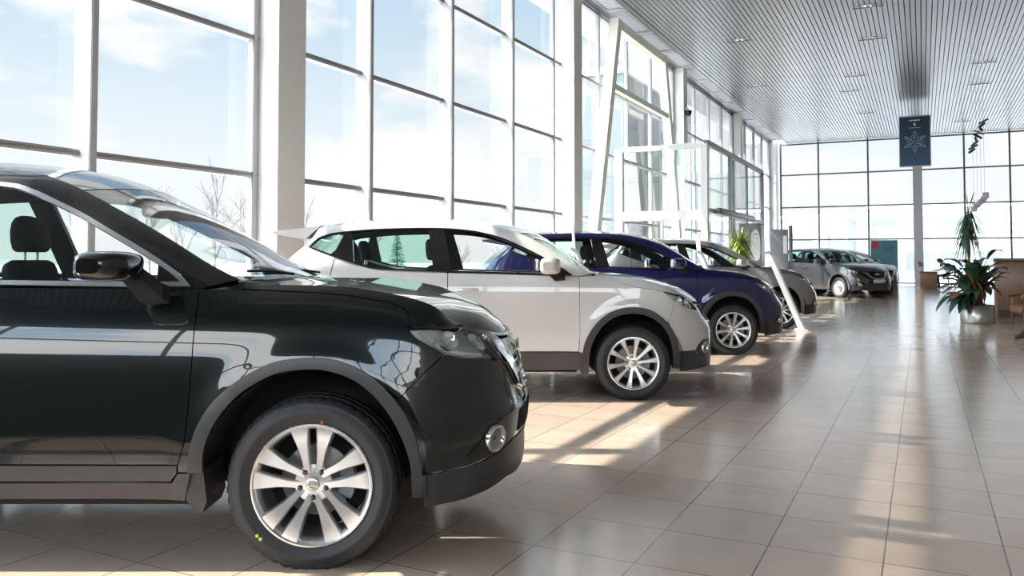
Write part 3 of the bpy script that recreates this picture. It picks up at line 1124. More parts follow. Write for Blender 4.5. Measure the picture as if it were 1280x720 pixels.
# ------------------------------------------------------------------ the two body shapes
XT = dict(
    nose=0.917, tail=-3.72, wb=2.705, wr=0.343,
    plan=[(-3.72, 0), (-3.715, 0.3), (-3.67, 0.58), (-3.56, 0.76), (-3.35, 0.855), (-3.0, 0.895), (-2.4, 0.908), (-1.6, 0.910), (-1.0, 0.910), (-0.4, 0.908), (0.1, 0.902), (0.38, 0.878), (0.58, 0.815), (0.72, 0.715), (0.82, 0.57), (0.88, 0.37), (0.91, 0.17), (0.917, 0)],
    wn=(0.38, 0.95), wt=(-3.0, -3.6),
    nose_prof=[(0.2, 0.845), (0.24, 0.875), (0.33, 0.892), (0.40, 0.892), (0.507, 0.912), (0.567, 0.916), (0.656, 0.895), (0.789, 0.875), (0.87, 0.84), (0.906, 0.825), (0.945, 0.775), (1.02, 0.70), (1.1, 0.62)],
    tail_prof=[(0.25, -3.66), (0.5, -3.72), (0.75, -3.71), (0.95, -3.68), (1.12, -3.62), (1.4, -3.5), (1.6, -3.38)],
    top=[(1.30, 0.915), (1.15, 0.925), (1.0, 0.95), (0.85, 0.985), (0.75, 1.018), (0.635, 1.055), (0.467, 1.093), (0.258, 1.138), (0.048, 1.163), (-0.175, 1.168), (-0.268, 1.168), (-0.351, 1.187), (-0.425, 1.223), (-0.498, 1.258), (-0.678, 1.360), (-0.825, 1.440), (-0.97, 1.513), (-1.092, 1.572), (-1.248, 1.640), (-1.407, 1.688), (-1.6, 1.715), (-2.0, 1.735), (-2.5, 1.72), (-2.95, 1.665), (-3.2, 1.59), (-3.42, 1.36), (-3.58, 1.14), (-3.7, 1.12), (-5, 1.12)],
    belt=[(-3.7, 1.2), (-2.6, 1.175), (-1.3, 1.160), (-0.5, 1.150), (1.2, 1.145)],
    inset=[(0.10, 0.10), (0.20, 0.055), (0.30, 0.026), (0.36, 0.012), (0.41, 0.0050), (0.45, 0.0018), (0.49, 0.0), (0.52, 0.0004), (0.56, 0.0026), (0.62, 0.0072), (0.70, 0.0145), (0.80, 0.0245), (0.86, 0.0322), (0.90, 0.0388), (0.95, 0.0495), (1.0, 0.0630), (1.05, 0.0810), (1.10, 0.1020), (1.16, 0.128)],
    tumble=0.40, roll=0.045, flare=[(0.0, 0.012), (-2.705, 0.012)],
    apillar_u=-0.36, tail_u=-3.95, tail_z=0.76,
    hood_us=[1.25, 1.1, 0.9, 0.7, 0.5, 0.3, 0.1, -0.1, -0.25, -0.335], hood_bow=0.085, hood_p=2.6,
    hood_mid=[(0.825, 0.915), (0.79, 0.945), (0.74, 0.985), (0.68, 1.030), (0.60, 1.062), (0.511, 1.090), (0.291, 1.135), (0.0, 1.172), (-0.3, 1.190)],
    wind_u=(-0.345, -1.15, -3.2, -3.57), wind_bow=(0.09, 0.12),
)
XT['arch_out'] = crom([(-0.5, 0.403), (-0.494, 0.485), (-0.463, 0.594), (-0.398, 0.696), (-0.306, 0.775), (-0.206, 0.832), (-0.124, 0.858), (0.018, 0.868), (0.136, 0.846), (0.259, 0.780), (0.365, 0.666), (0.427, 0.544), (0.454, 0.406), (0.453, 0.285)], 3)
XT['arch_in'] = crom([(-0.444, 0.403), (-0.435, 0.505), (-0.39, 0.613), (-0.305, 0.716), (-0.196, 0.785), (-0.103, 0.815), (0.033, 0.821), (0.171, 0.780), (0.277, 0.692), (0.352, 0.581), (0.405, 0.442), (0.412, 0.285)], 3)
_hl_low = crom([(0.393, 0.983), (0.426, 0.947), (0.478, 0.915), (0.542, 0.877)], 4)
_hl_low2 = crom([(0.542, 0.877), (0.607, 0.857), (0.685, 0.844), (0.745, 0.828), (0.775, 0.822)], 4)
XT['headlight'] = _hl_low + _hl_low2[1:] + [(0.785, 0.835)] + crom([(0.775, 0.863), (0.752, 0.915), (0.730, 0.953), (0.705, 0.976)], 3) + [(0.593, 0.981), (0.49, 0.985)]
_shut = [(-0.50, 1.150), (-0.30, 1.147), (-0.05, 1.138), (0.12, 1.124), (0.29, 1.097), (0.36, 1.075), (0.389, 1.045), (0.393, 0.99)]
_arch_up = [p for p in XT['arch_out'] if p[1] > 0.40 and p[0] < 0.33]
_arch_dn = [p for p in XT['arch_out'] if p[1] > 0.39 and p[0] >= 0.33]
XT['fender'] = [(-0.510, 1.150), (-0.40, 1.1505)] + _shut[1:] + _hl_low + [(0.46, 0.80), (0.36, 0.70)] + [p for p in _arch_up[::-1]] + [(-0.546, 0.402), (-0.545, 0.430), (-0.520, 0.52), (-0.509, 0.683), (-0.506, 0.861)]
XT['hood_low'] = [(-0.335, 1.151)] + _shut[2:] + [(0.40, 0.988), (0.49, 0.988), (0.593, 0.985), (0.705, 0.980), ('n', 0.62, 0.945), ('n', 0.4, 0.912), ('n', 0.2, 0.902), ('n', 0.0, 0.90)]
XT['grille'] = [('n', 0.655, 0.965), ('n', 0.62, 0.938), ('n', 0.4, 0.905), ('n', 0.2, 0.896), ('n', 0.0, 0.894), ('n', 0.0, 0.60), ('n', 0.30, 0.60), ('n', 0.42, 0.66), ('n', 0.52, 0.76), ('n', 0.60, 0.86)]
XT['grille_chrome'] = [('n', 0.60, 0.93), ('n', 0.50, 0.925), ('n', 0.30, 0.70), ('n', 0.12, 0.655), ('n', 0.0, 0.65), ('n', 0.0, 0.625), ('n', 0.16, 0.63), ('n', 0.36, 0.68), ('n', 0.50, 0.80)]
XT['grille_bars'] = [(0.868, 0.885, 0.48, 0.46), (0.82, 0.835, 0.44, 0.42), (0.77, 0.785, 0.38, 0.36), (0.72, 0.735, 0.30, 0.28)]
XT['emblem_z'] = 0.81
XT['bumper'] = [(0.542, 0.874)] + _hl_low2[1:] + [('n', 0.60, 0.83), ('n', 0.54, 0.76), ('n', 0.43, 0.655), ('n', 0.31, 0.595), ('n', 0.0, 0.595), ('n', 0.0, 0.46), ('n', 0.3, 0.458), ('n', 0.5, 0.452), (0.753, 0.416), (0.637, 0.391), (0.473, 0.384), (0.454, 0.406)] + _arch_dn[::-1][1:] + [(0.36, 0.70), (0.46, 0.80)]
XT['bumper_clad'] = [(0.456, 0.29), (0.456, 0.382), (0.473, 0.382), (0.637, 0.389), (0.753, 0.414), ('n', 0.5, 0.450), ('n', 0.3, 0.456), ('n', 0.0, 0.458), ('n', 0.0, 0.27), ('n', 0.4, 0.27), (0.80, 0.285), (0.72, 0.262), (0.60, 0.245), (0.46, 0.238)]
XT['intake'] = [('n', 0.42, 0.575), ('n', 0.0, 0.575), ('n', 0.0, 0.475), ('n', 0.44, 0.475)]
XT['reflectors'] = [(0.565, 0.930, 0.044), (0.675, 0.915, 0.046)]
XT['led'] = [[(0.50, 0.912), (0.56, 0.880), (0.62, 0.864), (0.70, 0.852), (0.765, 0.838), (0.772, 0.848), (0.70, 0.864), (0.63, 0.877), (0.57, 0.894), (0.51, 0.925)], [(0.43, 0.965), (0.47, 0.94), (0.50, 0.925), (0.51, 0.935), (0.48, 0.955), (0.45, 0.975)]]
XT['fog'] = (0.752, 0.492, 0.062)
XT['fog_bezel'] = [(0.635, 0.435), (0.70, 0.50), (0.735, 0.555), (0.79, 0.575), (0.815, 0.565), (0.80, 0.50), (0.79, 0.44), (0.72, 0.425)]
XT['dlo'] = crom([(-0.555, 1.163), (-0.621, 1.224), (-0.751, 1.303), (-0.962, 1.416), (-1.108, 1.492), (-1.233, 1.548), (-1.363, 1.602), (-1.5, 1.632), (-1.9, 1.648), (-2.4, 1.625), (-2.8, 1.56), (-3.06, 1.46), (-3.2, 1.36)], 3) + crom([(-3.215, 1.315), (-2.95, 1.235), (-2.6, 1.195), (-2.0, 1.178), (-1.3, 1.168), (-0.8, 1.160)], 3)
XT['trim_w'] = 0.020
XT['trim_mat'] = M_SATIN
_in = inset(XT['dlo'], 0.016)
XT['pillars'] = [clip(clip(_in, (-1.70, 1.0), (-1.78, 1.7)), (-1.68, 1.7), (-1.60, 1.0))][0:0]
def _between(poly, xa, xb, slant):
    """part of poly between two slanted lines: xb < x < xa at z=1.16, leaning back by slant at z=1.6"""
    q = clip(poly, (xa, 1.16), (xa - slant, 1.60))
    return clip(q, (xb - slant, 1.60), (xb, 1.16))
XT['pillars'] = [_between(_in, -1.80, -1.94, 0.10), _between(_in, -2.62, -2.72, -0.10)]
_shutx = -1.87
_rdoor = [p for p in sub_front(XT['arch_out'], 2.705) if p[0] > -2.45 and p[1] > 0.42]
XT['doors'] = [
    dict(outline=[(-0.511, 1.150), (-0.506, 0.861), (-0.509, 0.683), (-0.520, 0.52), (-0.545, 0.432), (_shutx, 0.436), (_shutx, 0.80), (_shutx, 1.158), (-1.2, 1.158)],
         pane=_between(_in, -0.70, -1.80, 0.10), glass=M_GLASS, handle=(-1.68, 0.98), clad=[[(-0.547, 0.430), (-0.547, 0.40), (-0.575, 0.364), (_shutx, 0.362), (_shutx, 0.432)]]),
    dict(outline=[(_shutx - 0.004, 1.158), (_shutx - 0.004, 0.80), (_shutx - 0.004, 0.436), (-2.20, 0.436)] + _rdoor[::-1][:] + [(-2.60, 0.95), (-2.63, 1.07), (-2.60, 1.168), (-2.1, 1.165)],
         pane=_between(_in, -1.74, -2.62, -0.10) if False else clip(clip(_in, (-1.94, 1.16), (-2.04, 1.60)), (-2.52, 1.60), (-2.62, 1.16)), glass=M_TINT, handle=(-2.42, 1.00), clad=[[(_shutx - 0.004, 0.432), (_shutx - 0.004, 0.362), (-2.16, 0.364), (-2.195, 0.41), (-2.20, 0.432)]]),
]
XT['quarter_pane'] = clip(_in, (-2.72, 1.16), (-2.62, 1.60))
XT['shell_low'] = [('t', 0.60, 1.10), ('t', 0.60, 0.77), (-3.45, 0.765), (-3.12, 0.765)] + [p for p in sub_front(XT['arch_out'], 2.705) if p[1] > 0.70 and p[0] < -2.42] + [(-2.605, 0.95), (-2.634, 1.07), (-2.604, 1.170), (-2.1, 1.167), (-1.2, 1.161), (-0.505, 1.153)]
XT['tail_lamp'] = [('t', 0.56, 1.10), ('t', 0.54, 0.84), (-3.62, 0.83), (-3.35, 0.98), (-3.22, 1.08), (-3.45, 1.10)]
XT['rear_bumper'] = [('t', 0.0, 0.755), ('t', 0.62, 0.755), (-3.45, 0.755), (-3.10, 0.758)] + [p for p in sub_front(XT['arch_out'], 2.705) if 0.46 < p[1] < 0.75 and p[0] < -2.8][::-1] + [(-3.2, 0.45), ('t', 0.5, 0.47), ('t', 0.0, 0.47)]
XT['rear_skirt'] = [('t', 0.0, 0.468), ('t', 0.5, 0.468), (-3.2, 0.448), (-3.165, 0.45), (-3.16, 0.28), (-3.5, 0.28), ('t', 0.4, 0.30), ('t', 0.0, 0.30)]
XT['sill'] = [(-0.49, 0.40), (-0.546, 0.40), (-0.572, 0.358), (-1.2, 0.357), (-2.15, 0.357), (-2.19, 0.40), (-2.20, 0.30), (-2.0, 0.285), (-0.75, 0.285), (-0.52, 0.280)]
XT['flaps'] = [[(-0.505, 0.41), (-0.515, 0.285), (-0.470, 0.235), (-0.448, 0.232), (-0.43, 0.28), (-0.447, 0.41)]]
XT['mirror'] = (-0.842, -0.668, 1.195, 1.312, -0.955)
XT['stalk'] = (-0.665, 1.135)
XT['mirror_mat'] = M_BLACK
XT['sail'] = clip(_in, (-0.70, 1.60), (-0.70, 1.10)) if False else [p for p in clip(_in, (-0.76, 1.60), (-0.70, 1.16))]
XT['seat_x'], XT['seat_z'], XT['dash_x'], XT['dash_z'] = -1.90, 1.085, -0.95, 1.06
XT.update(h=0.020, clad=True, well_r=0.475, tyre_r=0.362, rim_r=0.247, tyre_w=0.225, wheel_style='pair', arch_off=0.010)

QQ = dict(
    nose=0.86, tail=-3.517, wb=2.646, wr=0.334,
    plan=[(-3.517, 0), (-3.51, 0.3), (-3.46, 0.58), (-3.36, 0.74), (-3.17, 0.83), (-2.9, 0.875), (-2.4, 0.898), (-1.6, 0.902), (-1.0, 0.902), (-0.4, 0.900), (0.1, 0.892), (0.36, 0.862), (0.55, 0.79), (0.68, 0.69), (0.77, 0.55), (0.83, 0.36), (0.855, 0.16), (0.86, 0)],
    wn=(0.30, 0.90), wt=(-2.85, -3.4),
    nose_prof=[(0.2, 0.83), (0.25, 0.85), (0.42, 0.857), (0.54, 0.86), (0.641, 0.850), (0.742, 0.795), (0.844, 0.748), (0.90, 0.71), (0.95, 0.66), (1.0, 0.60)],
    tail_prof=[(0.25, -3.46), (0.5, -3.517), (0.75, -3.50), (0.95, -3.48), (1.1, -3.46), (1.3, -3.37), (1.46, -3.24), (1.6, -3.1)],
    top=[(1.25, 0.895), (1.05, 0.90), (0.9, 0.915), (0.75, 0.935), (0.60, 0.958), (0.45, 0.995), (0.33, 1.030), (0.15, 1.080), (-0.04, 1.112), (-0.20, 1.128), (-0.32, 1.142), (-0.418, 1.178), (-0.527, 1.240), (-0.666, 1.330), (-0.785, 1.402), (-0.942, 1.488), (-1.102, 1.545), (-1.309, 1.597), (-1.491, 1.622), (-1.8, 1.638), (-2.1, 1.640), (-2.35, 1.634), (-2.75, 1.605), (-3.0, 1.565), (-3.12, 1.52), (-3.22, 1.44), (-3.36, 1.28), (-3.45, 1.14), (-3.55, 1.10), (-5, 1.10)],
    belt=[(-3.5, 1.34), (-3.0, 1.33), (-2.75, 1.29), (-2.45, 1.21), (-2.1, 1.17), (-1.5, 1.150), (-0.5, 1.125), (1.2, 1.12)],
    inset=[(0.10, 0.10), (0.20, 0.065), (0.30, 0.040), (0.38, 0.026), (0.45, 0.017), (0.55, 0.008), (0.65, 0.0025), (0.75, 0.0), (0.85, 0.0005), (0.95, 0.003), (1.02, 0.008), (1.06, 0.016), (1.12, 0.036), (1.35, 0.115)],
    tumble=0.40, roll=0.045, flare=[(0.0, 0.014), (-2.646, 0.014)],
    apillar_u=-0.36, tail_u=-3.78, tail_z=0.74,
    hood_us=[1.15, 1.0, 0.85, 0.65, 0.5, 0.3, 0.1, -0.1, -0.25, -0.335], hood_bow=0.10, hood_p=2.4,
    hood_mid=[(0.72, 0.895), (0.66, 0.945), (0.588, 0.992), (0.466, 1.040), (0.262, 1.098), (0.058, 1.130), (-0.2, 1.150), (-0.4, 1.165)],
    wind_u=(-0.345, -1.08, -3.03, -3.44), wind_bow=(0.10, 0.14),
    spoiler=(-2.92, -3.40, 1.622, 1.575), antenna=-2.72,
)
QQ['arch_out'] = crom([(-0.465, 0.300), (-0.460, 0.424), (-0.43, 0.547), (-0.357, 0.673), (-0.247, 0.775), (-0.12, 0.829), (0.008, 0.843), (0.135, 0.825), (0.244, 0.764), (0.334, 0.673), (0.395, 0.565), (0.428, 0.438), (0.430, 0.285)], 3)
QQ['arch_in'] = crom([(-0.405, 0.300), (-0.398, 0.438), (-0.368, 0.540), (-0.292, 0.665), (-0.176, 0.755), (-0.011, 0.790), (0.130, 0.766), (0.243, 0.695), (0.318, 0.601), (0.360, 0.474), (0.370, 0.285)], 3)
_qh_top = [(0.278, 0.985), (0.384, 0.968), (0.50, 0.945), (0.575, 0.905)]
_qh_low = [(0.278, 0.985), (0.325, 0.945), (0.377, 0.903), (0.467, 0.854), (0.545, 0.822), (0.595, 0.812)]
QQ['headlight'] = _qh_low + [(0.612, 0.845)] + _qh_top[::-1][:-1]
_qshut = [(-0.181, 1.107), (-0.108, 1.066), (0.002, 1.028), (0.149, 1.010), (0.274, 0.988)]
_qa = QQ['arch_out']
QQ['fender'] = [(-0.490, 1.122), (-0.36, 1.130), (-0.25, 1.124)] + _qshut + _qh_low[1:3] + [(0.36, 0.80), (0.32, 0.71)] + [p for p in _qa if p[0] < 0.31 and p[1] > 0.42][::-1] + [(-0.494, 0.438), (-0.487, 0.58), (-0.487, 0.9), (-0.488, 1.054)]
QQ['hood_low'] = [(-0.335, 1.133), (-0.25, 1.127)] + _qshut + [(0.384, 0.971), (0.50, 0.948), (0.575, 0.908), ('n', 0.60, 0.885), ('n', 0.4, 0.868), ('n', 0.2, 0.862), ('n', 0.0, 0.86)]
QQ['grille'] = [('n', 0.62, 0.86), ('n', 0.4, 0.864), ('n', 0.2, 0.858), ('n', 0.0, 0.856), ('n', 0.0, 0.60), ('n', 0.30, 0.60), ('n', 0.42, 0.65), ('n', 0.52, 0.73), ('n', 0.60, 0.81)]
QQ['grille_chrome'] = [('n', 0.48, 0.855), ('n', 0.38, 0.855), ('n', 0.26, 0.70), ('n', 0.12, 0.655), ('n', 0.0, 0.65), ('n', 0.0, 0.625), ('n', 0.16, 0.63), ('n', 0.32, 0.68)]
QQ['grille_bars'] = [(0.83, 0.845, 0.37, 0.36), (0.79, 0.805, 0.34, 0.33), (0.75, 0.765, 0.31, 0.30), (0.71, 0.725, 0.27, 0.26)]
QQ['emblem_z'] = 0.775
QQ['bumper'] = _qh_low[2:] + [('n', 0.62, 0.80), ('n', 0.54, 0.73), ('n', 0.43, 0.645), ('n', 0.31, 0.595), ('n', 0.0, 0.595), ('n', 0.0, 0.47), ('n', 0.4, 0.47), ('n', 0.6, 0.45), (0.60, 0.438), (0.432, 0.438)] + [p for p in _qa if p[0] >= 0.31 and p[1] > 0.44][::-1] + [(0.32, 0.71), (0.36, 0.80)]
QQ['bumper_clad'] = [(0.432, 0.30), (0.432, 0.434), (0.60, 0.434), ('n', 0.6, 0.447), ('n', 0.4, 0.466), ('n', 0.0, 0.466), ('n', 0.0, 0.26), ('n', 0.4, 0.255), (0.72, 0.27), (0.60, 0.262), (0.44, 0.250)]
QQ['intake'] = [('n', 0.40, 0.575), ('n', 0.0, 0.575), ('n', 0.0, 0.485), ('n', 0.42, 0.485)]
QQ['reflectors'] = [(0.43, 0.905, 0.030), (0.515, 0.880, 0.036)]
QQ['led'] = [[(0.40, 0.905), (0.47, 0.868), (0.545, 0.838), (0.59, 0.828), (0.592, 0.838), (0.55, 0.849), (0.475, 0.88), (0.41, 0.915)]]
QQ['fog'] = (0.695, 0.455, 0.055)
QQ['fog_bezel'] = [(0.585, 0.43), (0.63, 0.50), (0.68, 0.535), (0.75, 0.54), (0.77, 0.50), (0.765, 0.41), (0.70, 0.38), (0.62, 0.39)]
QQ['dlo'] = crom([(-0.545, 1.130), (-0.650, 1.205), (-0.757, 1.268), (-0.914, 1.352), (-1.147, 1.460), (-1.304, 1.512), (-1.536, 1.556), (-1.851, 1.573), (-2.3, 1.566), (-2.563, 1.549), (-2.78, 1.524), (-2.9, 1.485)], 3) + crom([(-3.005, 1.395), (-2.9, 1.355), (-2.749, 1.302), (-2.597, 1.251), (-2.45, 1.212), (-2.277, 1.184), (-1.8, 1.165), (-1.3, 1.150), (-0.808, 1.136)], 3)
QQ['trim_w'] = 0.014
QQ['trim_mat'] = M_BLACK
_in2 = inset(QQ['dlo'], 0.010)
QQ['pillars'] = [clip(clip(_in2, (-1.64, 1.16), (-1.735, 1.54)), (-1.885, 1.55), (-1.825, 1.17)), clip(clip(_in2, (-2.54, 1.16), (-2.60, 1.56)), (-2.665, 1.53), (-2.775, 1.28))]
_qsx = -1.685
_qrd = [p for p in sub_front(QQ['arch_out'], 2.646) if p[0] > -2.40 and p[1] > 0.442]
QQ['doors'] = [
    dict(outline=[(-0.489, 1.122), (-0.488, 1.054), (-0.487, 0.9), (-0.486, 0.58), (-0.497, 0.442), (_qsx, 0.442), (_qsx, 0.80), (_qsx - 0.003, 1.155), (-1.3, 1.146), (-0.8, 1.131)],
         pane=clip(clip(_in2, (-0.66, 1.13), (-0.84, 1.32)), (-1.735, 1.54), (-1.64, 1.16)), glass=M_GLASS, handle=(-1.50, 1.00)),
    dict(outline=[(_qsx - 0.006, 1.155), (_qsx - 0.004, 0.80), (_qsx - 0.004, 0.442), (-2.18, 0.442)] + _qrd[::-1] + [(-2.60, 0.90), (-2.72, 1.02), (-2.765, 1.13), (-2.738, 1.288), (-2.6, 1.242), (-2.45, 1.204), (-2.277, 1.174), (-2.0, 1.163)],
         pane=clip(clip(_in2, (-1.825, 1.17), (-1.885, 1.55)), (-2.60, 1.56), (-2.54, 1.16)), glass=M_TINT, handle=(-2.50, 1.02)),
]
QQ['quarter_pane'] = clip(_in2, (-2.775, 1.28), (-2.665, 1.53))
QQ['shell_low'] = [('t', 0.60, 1.09), ('t', 0.60, 0.75), (-3.3, 0.745), (-3.05, 0.745)] + [p for p in sub_front(QQ['arch_out'], 2.646) if p[1] > 0.70 and p[0] < -2.40] + [(-2.603, 0.90), (-2.724, 1.02), (-2.77, 1.13), (-2.742, 1.291), (-2.6, 1.245), (-2.45, 1.207), (-2.277, 1.178), (-2.0, 1.166), (-1.3, 1.148), (-0.8, 1.133), (-0.487, 1.125)]
QQ['tail_lamp'] = [('t', 0.56, 1.08), ('t', 0.50, 0.96), (-3.42, 0.93), (-3.20, 1.04), (-3.10, 1.10), (-3.3, 1.115)]
QQ['rear_bumper'] = [('t', 0.0, 0.735), ('t', 0.62, 0.735), (-3.3, 0.735), (-3.03, 0.738)] + [p for p in sub_front(QQ['arch_out'], 2.646) if 0.46 < p[1] < 0.72 and p[0] < -2.8][::-1] + [(-3.15, 0.45), ('t', 0.5, 0.50), ('t', 0.0, 0.50)]
QQ['rear_skirt'] = [('t', 0.0, 0.498), ('t', 0.5, 0.498), (-3.15, 0.448), (-3.085, 0.445), (-3.08, 0.28), (-3.3, 0.27), ('t', 0.4, 0.29), ('t', 0.0, 0.29)]
QQ['sill'] = [(-0.463, 0.438), (-2.17, 0.438), (-2.175, 0.30), (-2.0, 0.268), (-0.75, 0.268), (-0.465, 0.275)]
QQ['flaps'] = [[(-0.468, 0.43), (-0.485, 0.30), (-0.462, 0.215), (-0.425, 0.210), (-0.405, 0.26), (-0.405, 0.43)]]
QQ['mirror'] = (-0.850, -0.670, 1.145, 1.292, -0.945)
QQ['stalk'] = (-0.665, 1.115)
QQ['sail'] = clip(_in2, (-0.84, 1.32), (-0.66, 1.13))
QQ['seat_x'], QQ['seat_z'], QQ['dash_x'], QQ['dash_z'] = -1.84, 1.035, -0.95, 1.04
QQ.update(clad=True, well_r=0.462, tyre_r=0.345, rim_r=0.232, tyre_w=0.215, wheel_style='ten', arch_off=0.014)
# ------------------------------------------------------------------ the hall
YAW = R(26.7)
CAM_H = 1.28
def at(r, f, z=0.0):
    """point r metres to the right of and f metres ahead of where the photographer stands"""
    return (r * math.cos(YAW) - f * math.sin(YAW), r * math.sin(YAW) + f * math.cos(YAW), z)

XL, XR, YB, YF, HC = -6.9, 9.0, -6.0, 44.0, 7.25

M_WHITE = pbr('white_plaster', (0.80, 0.79, 0.77), 0.6, noise=0.03, nscale=3)
M_COL = pbr('white_column_paint', (0.70, 0.69, 0.66), 0.5, noise=0.02, nscale=2)
M_FRAME = pbr('pale_grey_aluminium', (0.43, 0.43, 0.435), 0.4, metal=0.1)
M_GASKET = pbr('grey_gasket', (0.22, 0.22, 0.23), 0.5)
M_DARKFRAME = pbr('dark_grey_aluminium', (0.16, 0.17, 0.18), 0.4, metal=0.2)
M_PANE = glass('window_pane', (0.97, 0.985, 0.98), 0.9, 0.0, 1.45)
M_GREEN_PANE = glass('green_edge_glass', (0.80, 0.91, 0.885), 0.95, 0.0, 2.1)
M_CREAM = pbr('cream_steel_paint', (0.80, 0.76, 0.66), 0.4)


def floor_mat():
    m, nt, out = new_mat('porcelain_floor_tiles')
    b = nt.nodes.new('ShaderNodeBsdfPrincipled')
    tc = nt.nodes.new('ShaderNodeTexCoord')
    mp = nt.nodes.new('ShaderNodeMapping')
    T = 0.469
    mp.inputs['Scale'].default_value = (1 / T, 1 / T, 1)
    mp.inputs['Location'].default_value = (0.168 / T, -2.41 / T, 0)
    nt.links.new(tc.outputs['Object'], mp.inputs['Vector'])
    br = nt.nodes.new('ShaderNodeTexBrick')
    br.offset = 0
    br.squash = 1
    br.inputs['Scale'].default_value = 1
    br.inputs['Mortar Size'].default_value = 0.0075
    br.inputs['Mortar Smooth'].default_value = 0.2
    br.inputs['Brick Width'].default_value = 1
    br.inputs['Row Height'].default_value = 1
    br.inputs['Color1'].default_value = (0.50, 0.378, 0.29, 1)
    br.inputs['Color2'].default_value = (0.55, 0.424, 0.33, 1)
    br.inputs['Mortar'].default_value = (0.15, 0.125, 0.11, 1)
    nt.links.new(mp.outputs[0], br.inputs['Vector'])
    n = nt.nodes.new('ShaderNodeTexNoise')
    n.inputs['Scale'].default_value = 5
    n.inputs['Detail'].default_value = 6
    nt.links.new(tc.outputs['Object'], n.inputs['Vector'])
    mx = nt.nodes.new('ShaderNodeMix')
    mx.data_type = 'RGBA'
    mx.blend_type = 'MULTIPLY'
    mx.inputs['Factor'].default_value = 1
    cr = nt.nodes.new('ShaderNodeMapRange')
    cr.inputs['To Min'].default_value = 0.88
    cr.inputs['To Max'].default_value = 1.1
    nt.links.new(n.outputs['Fac'], cr.inputs['Value'])
    nt.links.new(br.outputs['Color'], mx.inputs['A'])
    nt.links.new(cr.outputs[0], mx.inputs['B'])
    nt.links.new(mx.outputs['Result'], b.inputs['Base Color'])
    rr = nt.nodes.new('ShaderNodeMapRange')
    rr.inputs['To Min'].default_value = 0.11
    rr.inputs['To Max'].default_value = 0.21
    nt.links.new(n.outputs['Fac'], rr.inputs['Value'])
    nt.links.new(rr.outputs[0], b.inputs['Roughness'])
    bp = nt.nodes.new('ShaderNodeBump')
    bp.inputs['Strength'].default_value = 0.35
    bp.inputs['Distance'].default_value = 0.004
    inv = nt.nodes.new('ShaderNodeMath')
    inv.operation = 'SUBTRACT'
    inv.inputs[0].default_value = 1
    nt.links.new(br.outputs['Fac'], inv.inputs[1])
    nt.links.new(inv.outputs[0], bp.inputs['Height'])
    nt.links.new(bp.outputs[0], b.inputs['Normal'])
    b.inputs['Specular IOR Level'].default_value = 0.85
    nt.links.new(b.outputs[0], out.inputs[0])
    return m


def structure(o):
    o['kind'] = 'structure'
    return o


f = MB()
f.box(((XL + XR) / 2 - 0.2, (YB + YF) / 2, -0.1), (XR - XL + 0.9, YF - YB + 0.6, 0.2))
structure(f.build('floor', floor_mat()))

# ceiling: linear metal slats under a dark void
M_SLAT = pbr('grey_metal_slats', (0.27, 0.272, 0.275), 0.30, metal=0.5)
M_VOID = pbr('dark_ceiling_void', (0.07, 0.07, 0.072), 0.8)
c = MB()
c.box(((-6.20 + XR + 0.25) / 2, (YB + YF) / 2, HC + 0.12), (XR + 0.25 + 6.20, YF - YB + 0.6, 0.08), 1)
x = -6.02
while x < XR:
    c.box((x, (YB + YF) / 2, HC + 0.02), (0.097, YF - YB, 0.04), 0)
    x += 0.118
c.box((-6.16, (YB + YF) / 2, HC + 0.03), (0.12, YF - YB, 0.06), 0)
c.box((-6.83, (YB + YF) / 2, HC + 0.03), (0.30, YF - YB, 0.06), 0)
structure(c.build('ceiling', [M_SLAT, M_VOID]))


def glazing(name, axis, fix, a, b, verts_, z0, z1, trans, inward, mw=0.06, md=0.25, th=0.066, td=0.105, mats=None, pane=None):
    """one glazed bay: fins, transoms and the panes; axis 'y' runs along Y at X=fix"""
    mats = mats or [M_FRAME, M_GASKET]
    fr = MB()
    def bx(u, uz, su, sd, sz, d0, mat):
        # u along the wall, depth measured into the room from the glass
        dc = fix + inward * (d0 + sd / 2)
        if axis == 'y':
            fr.box((dc, u, uz), (sd, su, sz), mat)
        else:
            fr.box((u, dc, uz), (su, sd, sz), mat)
    for v in verts_:
        m_ = 0.10 if (abs(v - a) < 0.12 or abs(v - b) < 0.42) and axis == 'y' else md
        bx(v, (z0 + z1) / 2, mw, m_, z1 - z0, 0.0, 0)
        bx(v, (z0 + z1) / 2, mw + 0.012, 0.022, z1 - z0, m_ - 0.03, 1)
    for z in trans:
        bx((a + b) / 2, z, b - a, td, th, -0.02, 0)
        bx((a + b) / 2, z, b - a, 0.015, th * 0.35, td - 0.022, 1)
    o = structure(fr.build(name, mats))
    p = MB()
    es = sorted(set([a] + [v for v in verts_ if a < v < b] + [b]))
    for i in range(len(es) - 1):
        zz = sorted(set([z0] + [z for z in trans if z0 < z < z1] + [z1]))
        for j in range(len(zz) - 1):
            q0, q1, w0, w1 = es[i], es[i + 1], zz[j], zz[j + 1]
            if axis == 'y':
                p.add([(fix, q0, w0), (fix, q1, w0), (fix, q1, w1), (fix, q0, w1)], [(0, 1, 2, 3)])
            else:
                p.add([(q0, fix, w0), (q1, fix, w0), (q1, fix, w1), (q0, fix, w1)], [(0, 1, 2, 3)])
    p.build('glass_pane', pane or M_PANE, o)
    return o

